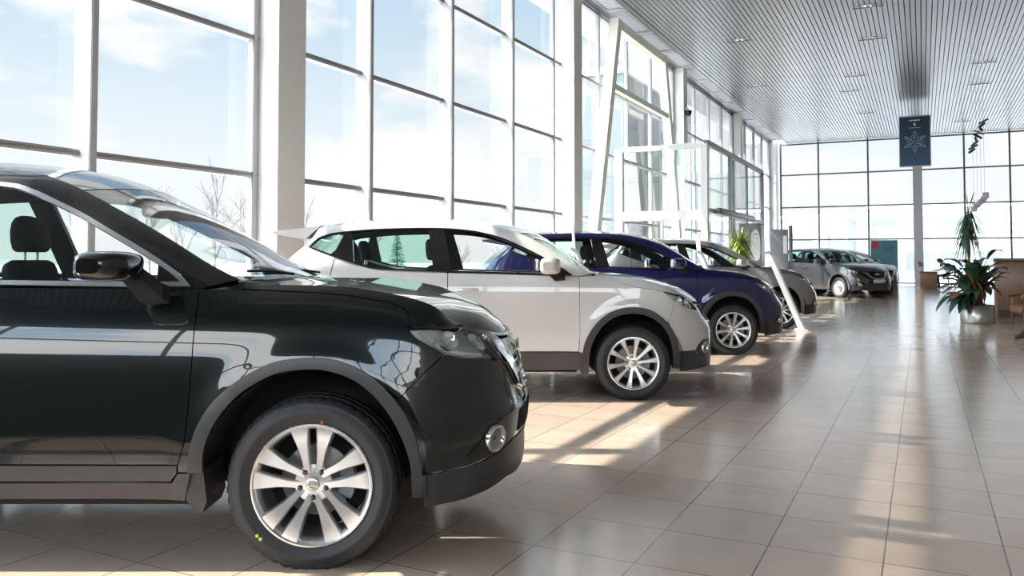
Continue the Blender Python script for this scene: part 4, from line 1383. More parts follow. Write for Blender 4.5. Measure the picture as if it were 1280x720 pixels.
TR = [0.12, 2.25, 3.84, 5.46, 7.16]
cols = [-1.85, 7.09, 15.98, 24.9, 33.8, 42.7]
cw_ = 0.46
bays = [(-6.0, -1.85, [-3.9]), (-1.39, 7.09, [0.54, 2.71, 4.88, 7.04]), (7.55, 15.98, [7.60, 9.06, 11.22, 13.40, 15.62]), (16.44, 24.9, [16.5, 18.3, 20.4, 22.5, 24.84]),
        (25.36, 33.8, [25.42, 27.5, 29.6, 31.7, 33.74]), (34.26, 42.7, [34.32, 36.4, 38.5, 40.6, 42.64])]
for i, (a, b, vv) in enumerate(bays):
    glazing('window_%d' % (i + 1), 'y', XL - 0.05, a, b, vv, 0.0, HC, TR, 1, md=0.25 if i < 3 else 0.11)
for i, y in enumerate(cols):
    k = MB()
    k.box((XL - 0.10 + 0.22, y + cw_ / 2, HC / 2), (0.44, cw_, HC))
    structure(k.build('column_%d' % (i + 1), M_COL))
k = MB()
k.box((XL - 0.1, 43.6, HC / 2), (0.7, 0.85, HC))
structure(k.build('wall_corner', M_WHITE))
# far wall
FT = [0.12, 2.27, 3.93, 5.60, 7.18]
fx = [-6.5, -4.66, -2.35, -0.18, 1.82, 3.67, 5.7, 7.6]
for i in range(3):
    a, b = ((-6.55, -2.35), (-2.35, 1.82), (1.82, 9.0))[i]
    vv = [v for v in fx if a - 0.01 <= v < b - 0.02]
    glazing('window_%d' % (i + 7), 'x', YF, a, b, vv, 0.0, HC, FT, -1, 0.07, 0.12, 0.07, 0.10, [M_DARKFRAME, M_DARKFRAME])
k = MB()
k.box((-0.16, YF - 0.45, HC / 2), (0.40, 0.40, HC))
structure(k.build('column_7', pbr('lilac_grey_column', (0.52, 0.51, 0.54), 0.5)))
# wall behind the photographer: dark panelling under a band of windows; plain wall on the right
M_PANEL = pbr('dark_wall_panels', (0.012, 0.012, 0.012), 0.5)
k = MB()
k.box(((XL + XR) / 2, YB - 0.1, 1.2), (XR - XL + 0.4, 0.2, 2.4))
k.box(((XL + XR) / 2, YB - 0.1, (HC + 4.8) / 2), (XR - XL + 0.4, 0.2, HC - 4.8))
structure(k.build('wall_back', M_PANEL))
glazing('window_10', 'x', YB - 0.05, XL, XR, [XL + 0.1 + 2.25 * j for j in range(8)], 2.4, 4.8, [2.43, 3.6, 4.77], 1, 0.07, 0.15)
k = MB()
k.box((XR + 0.1, (YB + YF) / 2, HC / 2), (0.2, YF - YB, HC))
structure(k.build('wall_right', pbr('warm_grey_wall', (0.36, 0.34, 0.32), 0.6)))
# roof edge outside, over the glass, and a glazed slot between it and the roof
k = MB()
k.box(((-8.27 - 7.30) / 2, (YB + YF) / 2, 7.62), (0.97, YF - YB + 1.2, 0.36))
structure(k.build('roof_overhang', M_WHITE))
k = MB()
k.box(((-6.22 + XR + 0.3) / 2, (YB + YF) / 2, 7.56), (XR + 0.3 + 6.22, YF - YB + 1.2, 0.40))
structure(k.build('roof', M_WHITE))
k = MB()
for y in [q + cw_ / 2 for q in cols]:
    k.box(((-7.30 - 6.22) / 2, y, 7.62), (1.10, 0.16, 0.20))
k.box((-6.95, (YB + YF) / 2, 7.35), (0.10, YF - YB + 1.0, 0.22))
structure(k.build('trim_roof', M_WHITE))
k = MB()
k.add([(-7.32, YB - 0.5, 7.74), (-6.20, YB - 0.5, 7.74), (-6.20, YF + 0.5, 7.74), (-7.32, YF + 0.5, 7.74)], [(0, 1, 2, 3)])
structure(k.build('window_11', M_PANE))

# louvred panels along the glass edge of the ceiling, under that slot
def vent(y):
    e = empty('ceiling_vent', (-6.42, y, HC))
    fr = MB()
    for sx, wx_ in ((-0.215, 0.03), (0.185, 0.09)):
        fr.box((sx, 0, 0.01), (wx_, 2.10, 0.05))
    for sy in (-1.0, 1.0):
        fr.box((0, sy, 0.01), (0.42, 0.13, 0.05))
    fr.build('frame', M_FRAME, e)
    sl = MB()
    for j in range(24):
        sl.bar((-0.21, -0.90 + 0.0785 * j, 0.01), (0.15, -0.90 + 0.0785 * j, 0.01), 0.0565, 0.008)
    sl.build('louvre', pbr('grey_louvre_blades', (0.30, 0.30, 0.30), 0.5), e)
    return e
v0 = None
for j in range(22):
    y = 2.21 + 2.165 * (j - 3)
    e = copy_tree(v0) if v0 else vent(y)
    v0 = v0 or e
    e.location = (-6.46, y, HC)
    tag(e, 'white louvred panel in the row along the ceiling edge above the left windows', 'louvre panel', 'louvred panels along the ceiling edge')

# downlights
def downlight():
    e = empty('downlight', (0, 0, HC))
    b_ = MB()
    b_.lathe([(0.075, 0.03), (0.085, -0.005), (0.125, -0.012), (0.13, 0.0), (0.13, 0.02)], 24)
    b_.build('trim_ring', M_WHITE, e)
    l_ = MB()
    l_.lathe([(0.0, 0.0), (0.08, 0.002)], 20)
    l_.build('lamp', pbr('lamp_glow', (0.9, 0.9, 0.85), 0.5, emit=(1, 0.95, 0.85), estr=2.0), e)
    s_ = MB()
    s_.tube([(-0.34, 0, -0.03), (0.34, 0, -0.03)], 0.012, 6)
    s_.tube([(0, -0.02, 0), (0, -0.02, -0.05)], 0.018, 6)
    s_.build('light_bar', M_DARKFRAME, e)
    return e
d0 = None
for (x, y) in ((-1.06, 20.8), (-1.13, 23.9), (-1.84, 28.5), (-2.2, 31.0), (-4.36, 22.5), (-5.0, 28.7), (1.75, 28.3), (1.83, 31.7), (1.63, 40.0), (-2.0, 36.0)):
    e = d0 and copy_tree(d0) or downlight()
    d0 = d0 or e
    e.location = (x, y, HC)
    tag(e, 'small recessed ceiling light with thin bar in the slatted ceiling', 'ceiling light', 'recessed ceiling lights')

# glass entrance lobby with a white steel frame
lob = empty('entrance_lobby', (-5.7, 23.0, 0))
tag(lob, 'glazed entrance lobby box with white beams standing against the left windows', 'lobby')
def lpart(name, boxes, mat, rel=lob):
    m_ = MB()
    for (x0, x1, y0, y1, z0, z1) in boxes:
        m_.box(((x0 + x1) / 2 + 5.7, (y0 + y1) / 2 - 23.0, (z0 + z1) / 2), (x1 - x0, y1 - y0, z1 - z0))
    return m_.build(name, mat, rel)
Y0, Y1, X1 = 19.25, 26.9, -4.5
lpart('post', [(-6.80, -6.60, Y0 - 0.07, Y0 + 0.07, 0, 4.0)], M_COL)
lpart('post', [(X1 - 0.16, X1, Y0 - 0.08, Y0 + 0.08, 0, 4.02)], M_COL)
lpart('post', [(X1 - 0.14, X1, Y1 - 0.1, Y1, 0, 4.1)], M_DARKFRAME)
lpart('beam', [(-6.60, X1 - 0.16, Y0 - 0.06, Y0 + 0.06, 2.22, 2.45)], M_COL)
lpart('beam', [(-6.60, X1 - 0.16, Y0 - 0.06, Y0 + 0.06, 3.92, 4.04)], M_COL)
lpart('beam', [(X1 - 0.10, X1 - 0.01, Y0 + 0.08, Y1, 4.0, 4.12)], M_DARKFRAME)
lpart('beam', [(X1 - 0.10, X1 - 0.01, Y0 + 0.08, Y1, 2.40, 2.50)], M_FRAME)
for y in (21.95, 24.3):
    lpart('mullion', [(X1 - 0.09, X1 - 0.02, y - 0.035, y + 0.035, 0, 4.0)], M_DARKFRAME)
for x in (-5.62,):
    lpart('mullion', [(x - 0.03, x + 0.03, Y0 - 0.04, Y0 + 0.04, 0, 2.22)], M_FRAME)
lpart('roof_pane', [(-6.35, X1 - 0.05, Y0, Y1, 4.04, 4.06)], M_GREEN_PANE)
gp = MB()
def quad(m_, a, b, z0, z1):
    m_.add([(a[0] + 5.7, a[1] - 23, z0), (b[0] + 5.7, b[1] - 23, z0), (b[0] + 5.7, b[1] - 23, z1), (a[0] + 5.7, a[1] - 23, z1)], [(0, 1, 2, 3)])
quad(gp, (-6.6, Y0), (X1 - 0.16, Y0), 2.45, 3.92)
gp.build('glass_pane', M_GREEN_PANE, lob)
gp = MB(); quad(gp, (-5.59, Y0), (X1 - 0.16, Y0), 0.05, 2.22); gp.build('glass_pane', M_GREEN_PANE, lob)
gp = MB(); quad(gp, (-6.6, Y0), (-5.65, Y0), 0.05, 2.22); gp.build('glass_pane', M_PANE, lob)
for (a, b) in ((Y0 + 0.08, 21.92), (21.98, 24.27), (24.33, Y1 - 0.1)):
    gp = MB(); quad(gp, (X1 - 0.05, a), (X1 - 0.05, b), 0.03, 2.40); gp.build('glass_pane', M_PANE, lob)
    gp = MB(); quad(gp, (X1 - 0.05, a), (X1 - 0.05, b), 2.50, 4.0); gp.build('glass_pane', M_GREEN_PANE, lob)
op = MB()
op.rbox((X1 + 5.7 + 0.06, 22.3 - 23, 2.46), (0.16, 4.6, 0.15), 0.03, 2)
op.build('door_operator', M_DARKFRAME, lob)

# leaning portal frame of square tube
pf = empty('portal_frame', (-6.45, 20.5, 0))
tag(pf, 'tall cream steel portal frame with splayed legs beside the entrance lobby', 'steel frame')
def pbar(name, a, b, w):
    m_ = MB()
    m_.bar((a[0] + 6.45, a[1] - 20.5, a[2]), (b[0] + 6.45, b[1] - 20.5, b[2]), w, w)
    return m_.build(name, M_CREAM, pf)
pbar('leg', (-6.58, 18.72, 7.1), (-6.58, 16.62, 0.0), 0.24)
pbar('leg', (-6.58, 22.62, 7.1), (-6.58, 24.70, 0.0), 0.24)
pbar('crossbeam', (-6.58, 18.72, 6.98), (-6.58, 22.62, 6.98), 0.22)
pbar('rail', (-6.58, 18.25, 5.42), (-6.58, 23.1, 5.42), 0.14)

# security camera on the column
sc_ = empty('security_camera', (-6.56, 25.12, 5.9))
tag(sc_, 'small dark dome security camera on the white column above the lobby', 'camera')
m_ = MB(); m_.rbox((0.05, 0, 0.07), (0.10, 0.14, 0.10), 0.02, 2); m_.build('bracket', M_WHITE, sc_)
m_ = MB(); m_.lathe([(0.0, -0.16), (0.07, -0.13), (0.10, -0.06), (0.10, 0.02), (0.0, 0.02)], 20, 0, 'z', (0.10, 0, 0)); m_.build('dome', M_BLACK, sc_)

# ------------------------------------------------------------------ the cars
P_DARK = paint('black_green_paint', (0.0020, 0.0045, 0.0045), 0.0, 0.25, 0.3)
P_WHITE = paint('pearl_white_paint', (0.56, 0.54, 0.51), 0.0, 0.3)
P_BLUE = paint('deep_blue_paint', (0.004, 0.005, 0.058), 0.2, 0.3, 0.3)
P_SILVER = paint('grey_silver_paint', (0.30, 0.30, 0.30), 0.75, 0.32, 0.15)
P_BLACK = paint('graphite_paint', (0.085, 0.088, 0.095), 0.6, 0.3, 0.1)
HEAD = YAW

def place(o, wheel_r, side_f, W):
    """front axle wheel_r to the right, near flank side_f ahead"""
    o.location = at(wheel_r, side_f + W - 0.018)
    o.rotation_euler = (0, 0, HEAD)

suv = empty('suv')
tag(suv, 'large glossy black car nearest the camera with dark arch trims and chrome window strip', 'car')
make_car(XT, P_DARK, suv)
place(suv, -0.831, 3.41, 0.910)
# chalk marks on the near front tyre
nw = [o for o in suv.children if o.name.startswith('wheel') and o.location.y < 0 and o.location.x > -0.1][0]
for (px_, pz_, mt) in ((0.045, 0.262, M_DOT_R), (-0.205, -0.215, M_DOT_Y), (-0.219, -0.202, M_DOT_Y)):
    m_ = MB()
    m_.lathe([(0.0, 0.0), (0.007, 0.0005), (0.0075, 0.004)], 10, 0, 'y', (px_, -0.1195, pz_))
    m_.build('chalk_mark', mt, nw)

white_car = empty('crossover_car')
make_car(QQ, P_WHITE, white_car)
tag(white_car, 'pearl white crossover car with black sills behind the black car', 'car')
place(white_car, 1.102, 7.44, 0.902)

def recolour(o, old, new):
    for ch in [o] + list(o.children_recursive):
        for s_ in ch.material_slots:
            if s_.material == old:
                s_.link = 'OBJECT'
                s_.material = new

blue_car = copy_tree(white_car)
recolour(blue_car, P_WHITE, P_BLUE)
tag(blue_car, 'deep blue crossover car between the white car and the silver car', 'car')
place(blue_car, 2.96, 10.94, 0.902)
silver_car = copy_tree(white_car)
recolour(silver_car, P_WHITE, P_SILVER)
tag(silver_car, 'grey silver crossover car behind the blue one with a leaning stand at its nose', 'car')
for ch in silver_car.children:
    if ch.name.startswith('arch_trim'):
        ch.material_slots[0].link = 'OBJECT'
        ch.material_slots[0].material = P_SILVER
place(silver_car, 4.97, 15.07, 0.902)

# cars at the far end, turned towards the aisle: lower, without dark cladding
HB = dict(QQ)
HB.update(clad=False, wheel_style='cover', flaps=[], spoiler=None, antenna=None, bumper_clad=QQ['bumper_clad'], plate=0.56)
far_car = empty('hatchback_car')
make_car(HB, P_BLACK, far_car)
hd_ = R(-41)
def place_far(o, wx, wy, hd):
    # near front wheel contact at (wx, wy)
    o.rotation_euler = (0, 0, hd)
    o.location = (wx - math.sin(hd) * 0.80, wy + math.cos(hd) * 0.80, 0)
tag(far_car, 'shiny graphite hatchback with white wheel covers, first of the far row by the end windows', 'car')
place_far(far_car, -2.44, 29.05, hd_)
far_b = copy_tree(far_car)
tag(far_b, 'dark car half hidden directly behind the graphite hatchback in the far row', 'car')
place_far(far_b, -2.30, 32.6, hd_)
far_c = copy_tree(far_car)
recolour(far_c, P_BLACK, P_SILVER)
tag(far_c, 'silver car last in the far row beside the teal display board', 'car')
place_far(far_c, -2.35, 35.9, hd_)
# ------------------------------------------------------------------ leaning price stands
M_STAND = pbr('white_stand_metal', (0.82, 0.82, 0.82), 0.35, metal=0.1)
M_ACRYL = glass('frosted_stand_acrylic', (0.86, 0.90, 0.90), 0.9, 0.1)
def stand(loc, label):
    e = empty('price_stand', loc, YAW)
    tag(e, label, 'stand', None)
    b_ = MB(); b_.rbox((0.0, 0.0, 0.012), (0.14, 0.34, 0.024), 0.008, 2); b_.build('foot', M_STAND, e)
    b_ = MB()
    b_.add([(0.02, -0.15, 0.02), (0.02, 0.15, 0.02), (-0.565, 0.13, 1.39), (-0.565, -0.13, 1.39), (-0.005, -0.15, 0.02), (-0.005, 0.15, 0.02), (-0.585, 0.13, 1.38), (-0.585, -0.13, 1.38)],
           [(0, 1, 2, 3), (7, 6, 5, 4), (0, 4, 5, 1), (1, 5, 6, 2), (2, 6, 7, 3), (3, 7, 4, 0)])
    b_.build('board', M_STAND, e)
    for sy in (-1, 1):
        b_ = MB(); b_.bar((0.028, sy * 0.145, 0.02), (-0.565, sy * 0.128, 1.40), 0.018, 0.022); b_.build('edge_rail', M_FRAME, e)
    b_ = MB()
    b_.bar((-0.575, 0, 1.34), (-0.600, 0, 1.70), 0.26, 0.014, 0, (1, 0, 0.1)); b_.build('header_panel', M_STAND, e)
    b_ = MB(); b_.bar((-0.56, 0, 1.36), (-0.62, 0, 1.42), 0.27, 0.02, 0, (1, 0, 0.5)); b_.build('hinge', M_FRAME, e)
    return e
stand(at(5.20, 14.72), 'white leaning price stand by the nose of the silver car')
stand(at(1.34, 9.95), 'white leaning price stand between the white car and the blue car')
stand(at(3.70, 13.62), 'white leaning price stand between the blue car and the silver car')

# ------------------------------------------------------------------ totems, boards, banner
M_TOTEM = pbr('grey_totem_panel', (0.27, 0.27, 0.29), 0.4)
M_TOTEM_D = pbr('dark_totem_edge', (0.10, 0.10, 0.11), 0.4)
M_PLATE = pbr('white_plate', (0.82, 0.83, 0.82), 0.4)
def totem(loc, w, h, label, plate):
    e = empty('sign_totem', loc, YAW * 0.6)
    tag(e, label, 'sign')
    b_ = MB(); b_.rbox((0, 0, h / 2 + 0.01), (w, 0.16, h), 0.015, 2); b_.build('body', M_TOTEM, e)
    b_ = MB(); b_.box((0, 0, 0.015), (w + 0.12, 0.34, 0.03)); b_.build('base', M_TOTEM_D, e)
    if plate == 'oval':
        b_ = MB()
        pts = [(0.13 + 0.12 * math.copysign(abs(math.cos(t)) ** 0.8, math.cos(t)), h - 0.55 + 0.40 * math.copysign(abs(math.sin(t)) ** (0.9 if math.sin(t) > 0 else 0.35), math.sin(t))) for t in np.linspace(0, 2 * PI, 30)[:-1]]
        b_.prism(pts, 'y', -0.10, -0.075)
        pl = b_.build('plate', M_PLATE, e, recalc=True)
        b_ = MB()
        rings = []
        for t in np.linspace(R(25), R(155), 12):
            rings.append([(0.13 + q * math.cos(t), yy, h - 0.32 + q * 0.9 * math.sin(t)) for q, yy in ((0.055, -0.112), (0.075, -0.112), (0.075, -0.098), (0.055, -0.098))])
        b_.loft(rings, 0, False)
        b_.build('arc_mark', M_TOTEM_D, pl, recalc=True)
    else:
        b_ = MB(); b_.box((w / 2 + 0.06, -0.1, h / 2 + 0.06), (0.05, 0.36, h + 0.1)); b_.build('side_fin', M_TOTEM_D, e)
        b_ = MB(); b_.box((w / 2 - 0.09, -0.085, h - 0.42), (0.10, 0.012, 0.50)); b_.build('plate', M_PLATE, e)
    return e
totem((-3.97, 21.51, 0), 0.56, 2.19, 'grey sign totem with a white oval plate beside the lobby door', 'oval')
totem((-3.62, 23.95, 0), 0.50, 2.11, 'grey sign totem with a dark side fin beyond the oval plate totem', 'fin')

# banner under the ceiling
def banner_mat():
    m, nt, out = new_mat('navy_banner_print')
    b = nt.nodes.new('ShaderNodeBsdfPrincipled')
    tc = nt.nodes.new('ShaderNodeTexCoord')
    sp = nt.nodes.new('ShaderNodeSeparateXYZ')
    nt.links.new(tc.outputs['Object'], sp.inputs[0])
    cr = nt.nodes.new('ShaderNodeValToRGB')
    cr.color_ramp.elements[0].position = 0.0
    cr.color_ramp.elements[0].color = (0.035, 0.10, 0.20, 1)
    cr.color_ramp.elements[1].position = 1.0
    cr.color_ramp.elements[1].color = (0.008, 0.022, 0.05, 1)
    mr = nt.nodes.new('ShaderNodeMapRange')
    mr.inputs['From Min'].default_value = -1.9
    mr.inputs['From Max'].default_value = 0
    nt.links.new(sp.outputs['Z'], mr.inputs['Value'])
    nt.links.new(mr.outputs[0], cr.inputs[0])
    nt.links.new(cr.outputs[0], b.inputs['Base Color'])
    b.inputs['Roughness'].default_value = 0.5
    nt.links.new(b.outputs[0], out.inputs[0])
    return m
ban = empty('hanging_banner', (-0.20, 35.25, 6.84))
tag(ban, 'dark navy banner with a white snowflake hanging under the ceiling', 'banner')
b_ = MB(); b_.box((0, 0, -0.97), (1.06, 0.02, 1.94)); b_.build('sheet', banner_mat(), ban)
b_ = MB()
for z in (0.0, -1.95):
    b_.box((0, 0, z), (1.10, 0.04, 0.05))
for sx in (-0.54, 0.54):
    b_.box((sx, 0, -0.97), (0.03, 0.035, 1.95))
b_.build('frame', M_FRAME, ban)
M_ICE = pbr('pale_ice_print', (0.85, 0.9, 0.94), 0.5)
b_ = MB()
for k in range(6):
    a = R(60 * k + 30)
    ca, sa = math.cos(a), math.sin(a)
    def q(r_, s_): return (r_ * ca - s_ * sa, -0.013, -1.0 + r_ * sa + s_ * ca)
    b_.bar(q(0.03, 0), q(0.42, 0), 0.006, 0.045, 0, (ca, 0, sa) if False else (0, 1, 0))
    for r_ in (0.13, 0.22, 0.30):
        L = 0.13 * (1 - (r_ - 0.13) / 0.35)
        for s_ in (-1, 1):
            b_.bar(q(r_, 0), q(r_ + L * 0.7, s_ * L), 0.006, 0.036, 0, (0, 1, 0))
    b_.lathe([(0, 0), (0.022, 0.0), (0.022, 0.004)], 8, 0, 'y', (q(0.39, 0)[0], -0.016, q(0.39, 0)[2]))
b_.build('snowflake', M_ICE, ban)
b_ = MB()
for k in range(6):
    b_.box((-0.165 + 0.066 * k, -0.013, -0.16), (0.046, 0.006, 0.045))
b_.box((0.0, -0.013, -0.32), (0.06, 0.006, 0.10))
b_.box((0.0, -0.013, -0.45), (0.40, 0.006, 0.012))
b_.build('lettering', M_ICE, ban)
for sx in (-0.45, 0.45):
    b_ = MB(); b_.tube([(sx, 0, 0.0), (sx, 0, HC - 6.84)], 0.006, 6); b_.build('cord', M_FRAME, ban)

# teal display board at the far end
bd = empty('display_board', (-1.47, 38.44, 0), R(10))
tag(bd, 'teal display board with a red square in its corner near the end windows', 'board')
M_TEAL = pbr('teal_board_print', (0.13, 0.33, 0.38), 0.45, noise=0.25, nscale=1.5)
b_ = MB(); b_.box((0, 0, 1.10), (1.06, 0.05, 2.0)); b_.build('panel', M_TEAL, bd)
b_ = MB(); b_.box((-0.36, -0.03, 1.90), (0.26, 0.012, 0.30)); b_.build('red_square', pbr('red_print', (0.55, 0.03, 0.07), 0.5), bd)
b_ = MB()
for k in range(4):
    b_.box((0.16, -0.03, 1.98 - 0.10 * k), (0.52 - 0.1 * (k % 2), 0.008, 0.03))
b_.build('text_lines', pbr('deep_teal_print', (0.05, 0.17, 0.24), 0.5), bd)
b_ = MB(); b_.box((0, 0, 0.05), (1.0, 0.40, 0.10)); b_.build('base', M_DARKFRAME, bd)

# ------------------------------------------------------------------ plants
def leaf(mb, base, tip, droop, width, mat=0, n=6, side=None, fold=0.25):
    base, tip = Vector(base), Vector(tip)
    d = tip - base
    L = d.length
    hz = Vector((d.x, d.y, 0))
    if hz.length < 1e-3:
        hz = Vector((random.uniform(-1, 1), random.uniform(-1, 1), 0))
    s = side or Vector((0, 0, 1)).cross(hz).normalized()
    rows = []
    for i in range(n + 1):
        t = i / n
        p = base + d * t + Vector((0, 0, droop * 4 * t * (1 - t)))
        w = width * math.sin(PI * min(1, 0.06 + t * 0.94)) ** 0.7 * (1 - 0.25 * t)
        up = Vector((0, 0, fold * w))
        rows.append((p - s * w + up, p, p + s * w + up))
    vs = [q for r_ in rows for q in r_]
    fs = []
    for i in range(n):
        for k in range(2):
            a = i * 3 + k
            fs.append((a, a + 1, a + 4, a + 3))
    mb.add(vs, fs, mat, True)

def leaf_mat(name, c1, c2, rough=0.35):
    m = pbr(name, c1, rough, noise=0.45, nscale=6)
    return m
M_LEAF = leaf_mat('dark_green_leaf', (0.035, 0.085, 0.05), None)
M_LEAF2 = leaf_mat('mid_green_leaf', (0.075, 0.135, 0.05), None)
M_LEAF3 = leaf_mat('rust_red_leaf', (0.20, 0.085, 0.05), None)
M_LIME = leaf_mat('yellow_green_leaf', (0.22, 0.30, 0.03), None)
M_LIME2 = leaf_mat('pale_lime_leaf', (0.42, 0.46, 0.09), None)
M_STEM = pbr('woody_stem', (0.16, 0.09, 0.05), 0.7, noise=0.3, nscale=20)
M_SOIL = pbr('potting_soil', (0.03, 0.02, 0.014), 0.95, bump=0.5, bscale=60)
M_POTM = pbr('brushed_steel_planter', (0.55, 0.53, 0.51), 0.3, metal=0.95)

# broad-leaved plant in a steel planter
pl = empty('potted_plant', at(9.36, 16.45), YAW)
tag(pl, 'big broad leaved plant with rust red stems in a polished steel planter', 'plant')
b_ = MB(); b_.lathe([(0.0, 0.0), (0.30, 0.0), (0.31, 0.02), (0.31, 0.36), (0.295, 0.365), (0.285, 0.34), (0.0, 0.33)], 40); b_.build('planter', M_POTM, pl)
b_ = MB(); b_.lathe([(0.0, 0.345), (0.15, 0.352), (0.283, 0.342)], 24); b_.build('soil', M_SOIL, pl)
fol, stm = MB(), MB()
rnd = random.Random(11)
tips = [(-0.86, 0.22), (-0.80, 0.45), (-0.62, 0.40), (-0.75, 0.62), (-0.50, 0.62), (-0.62, 0.82), (-0.35, 0.52), (-0.92, 1.12), (-0.70, 1.05), (-0.42, 1.05), (-0.30, 1.18), (-0.45, 1.25), (-0.15, 1.20), (0.02, 1.02), (0.12, 1.10),
        (0.30, 1.42), (0.22, 1.22), (0.42, 1.18), (0.50, 1.0), (0.62, 1.05), (0.35, 0.85), (0.22, 0.72), (0.10, 0.55), (-0.12, 0.50), (-0.25, 0.70), (0.30, 0.52), (0.42, 0.62), (-0.05, 0.80), (0.15, 0.90), (-0.2, 0.92)]
for i in range(105):
    tx, tz = tips[i % len(tips)]
    if i >= len(tips):
        tx, tz = tx * rnd.uniform(0.6, 0.95), tz * rnd.uniform(0.7, 1.0)
    ty = rnd.uniform(-0.42, 0.45)
    L = rnd.uniform(0.28, 0.44)
    bx_, by_ = rnd.uniform(-0.12, 0.12), rnd.uniform(-0.12, 0.12)
    dirv = Vector((tx * 0.9, ty, -0.05 if tz < 0.7 else 0.22)).normalized()
    tip = Vector((tx, ty, tz))
    lb = tip - dirv * L
    lb.z = max(lb.z, 0.42) + (0.10 if tz < 0.7 else 0.0)
    mid = Vector((bx_ * 0.6 + lb.x * 0.4, by_ * 0.6 + lb.y * 0.4, lb.z * 0.75 + 0.15))
    stm.tube([(bx_, by_, 0.34), mid, lb], [0.010, 0.008, 0.005], 5, 0)
    leaf(fol, lb, tip, rnd.uniform(0.05, 0.12), rnd.uniform(0.085, 0.145), rnd.choice((0, 0, 0, 0, 0, 1, 2)))
for a, b2 in (((-0.08, -0.2, 0.45), (-0.36, -0.32, 1.02)), ((0.0, -0.22, 0.5), (-0.22, -0.36, 0.85)), ((0.05, -0.2, 0.5), (0.24, -0.30, 1.0)), ((0.02, -0.25, 0.55), (0.08, -0.33, 1.15))):
    leaf(fol, a, b2, 0.05, 0.035, 2)
fol.build('foliage', [M_LEAF, M_LEAF2, M_LEAF3], pl)
stm.build('stems', M_STEM, pl)

# tall dracaena behind it
dr = empty('dracaena_plant', at(9.82, 17.55), YAW)
tag(dr, 'tall slender plant with long drooping strap leaves behind the steel planter', 'plant')
b_ = MB(); b_.lathe([(0.0, 0.0), (0.17, 0.0), (0.21, 0.38), (0.20, 0.40), (0.18, 0.36), (0.0, 0.36)], 28); b_.build('pot', pbr('dark_brown_pot', (0.05, 0.03, 0.025), 0.5), dr)
b_ = MB(); b_.tube([(0, 0, 0.35), (0.02, 0, 1.0), (-0.02, 0.01, 1.7), (0.0, 0, 2.3)], [0.035, 0.03, 0.026, 0.02], 10); b_.build('trunk', M_STEM, dr)
fol = MB()
for i in range(120):
    a = rnd.uniform(0, 2 * PI)
    z0 = rnd.uniform(1.75, 2.36)
    L = rnd.uniform(0.55, 0.95)
    sp_ = rnd.uniform(0.10, 0.42)
    leaf(fol, (0.01 * math.cos(a), 0.01 * math.sin(a), z0), (sp_ * math.cos(a), sp_ * math.sin(a), z0 - L * rnd.uniform(0.55, 0.95)), rnd.uniform(0.08, 0.2), 0.017, rnd.choice((0, 0, 1)), 6, None, 0.5)
for i in range(9):
    a = rnd.uniform(0, 2 * PI)
    leaf(fol, (0, 0, 2.28), (0.22 * math.cos(a) * rnd.uniform(0.3, 1), 0.22 * math.sin(a), rnd.uniform(2.5, 2.74)), 0.03, 0.012, 0, 5, None, 0.5)
fol.build('foliage', [M_LEAF, M_LEAF2], dr)

# bright green arching plant beside the lobby
ap = empty('arching_palm', at(5.17, 18.5), YAW)
tag(ap, 'bright yellow green arching palm in a pot in front of the entrance lobby', 'plant')
b_ = MB(); b_.lathe([(0.0, 0.0), (0.20, 0.0), (0.25, 0.55), (0.24, 0.57), (0.22, 0.52), (0.0, 0.52)], 28); b_.build('pot', M_WHITE, ap)
b_ = MB()
for i in range(5):
    a = rnd.uniform(0, 2 * PI)
    b_.tube([(0.06 * math.cos(a), 0.06 * math.sin(a), 0.5), (0.10 * math.cos(a), 0.10 * math.sin(a), 1.3)], 0.015, 6)
b_.build('stems', M_STEM, ap)
fol = MB()
for i in range(420):
    a = rnd.uniform(0, 2 * PI)
    z0 = rnd.uniform(1.0, 1.75)
    r_ = rnd.uniform(0.16, 0.42)
    up_ = rnd.uniform(-0.55, 0.28)
    leaf(fol, (0.06 * math.cos(a), 0.06 * math.sin(a), z0), (r_ * math.cos(a), r_ * math.sin(a), z0 + up_), rnd.uniform(0.05, 0.16), rnd.uniform(0.012, 0.022), rnd.choice((0, 0, 0, 1, 2)), 5, None, 0.5)
fol.build('foliage', [M_LIME, M_LIME2, M_LEAF2], ap)

# ------------------------------------------------------------------ hanging mobile
mo = empty('hanging_mobile', (1.38, 25.3, HC))
tag(mo, 'hanging mobile of dark twisted sticks and pale cubes on thin threads', 'mobile')
for k in range(9):
    b_ = MB()
    t = k / 8
    c_ = Vector((0.16 * (1 - 2 * t) * 0.9, 0, 5.0 - 0.78 * t - HC))
    a = 0.9 * k
    dv = Vector((0.11 * math.cos(a), 0.10 * math.sin(a), 0.06))
    b_.bar(c_ - dv, c_ + dv, 0.05, 0.05)
    b_.build('stick', pbr('dark_green_sticks', (0.03, 0.05, 0.045), 0.5), mo)
for k, (dx, dz) in enumerate(((0.16, 3.0), (0.10, 2.88), (0.02, 2.80), (-0.06, 2.74), (-0.12, 2.64))):
    b_ = MB(); b_.rbox((dx, 0.03 * (k % 2), dz - HC), (0.15, 0.15, 0.15), 0.012, 2, rot=Matrix.Rotation(0.4 * k, 3, 'Y'))
    b_.build('paper_cube', pbr('pale_grey_cubes', (0.42, 0.38, 0.40), 0.5), mo)
for dx in (-0.12, -0.03, 0.06, 0.14):
    b_ = MB(); b_.tube([(dx, 0, 2.8 - HC), (dx, 0, 0.0)], 0.004, 5); b_.build('thread', M_FRAME, mo)

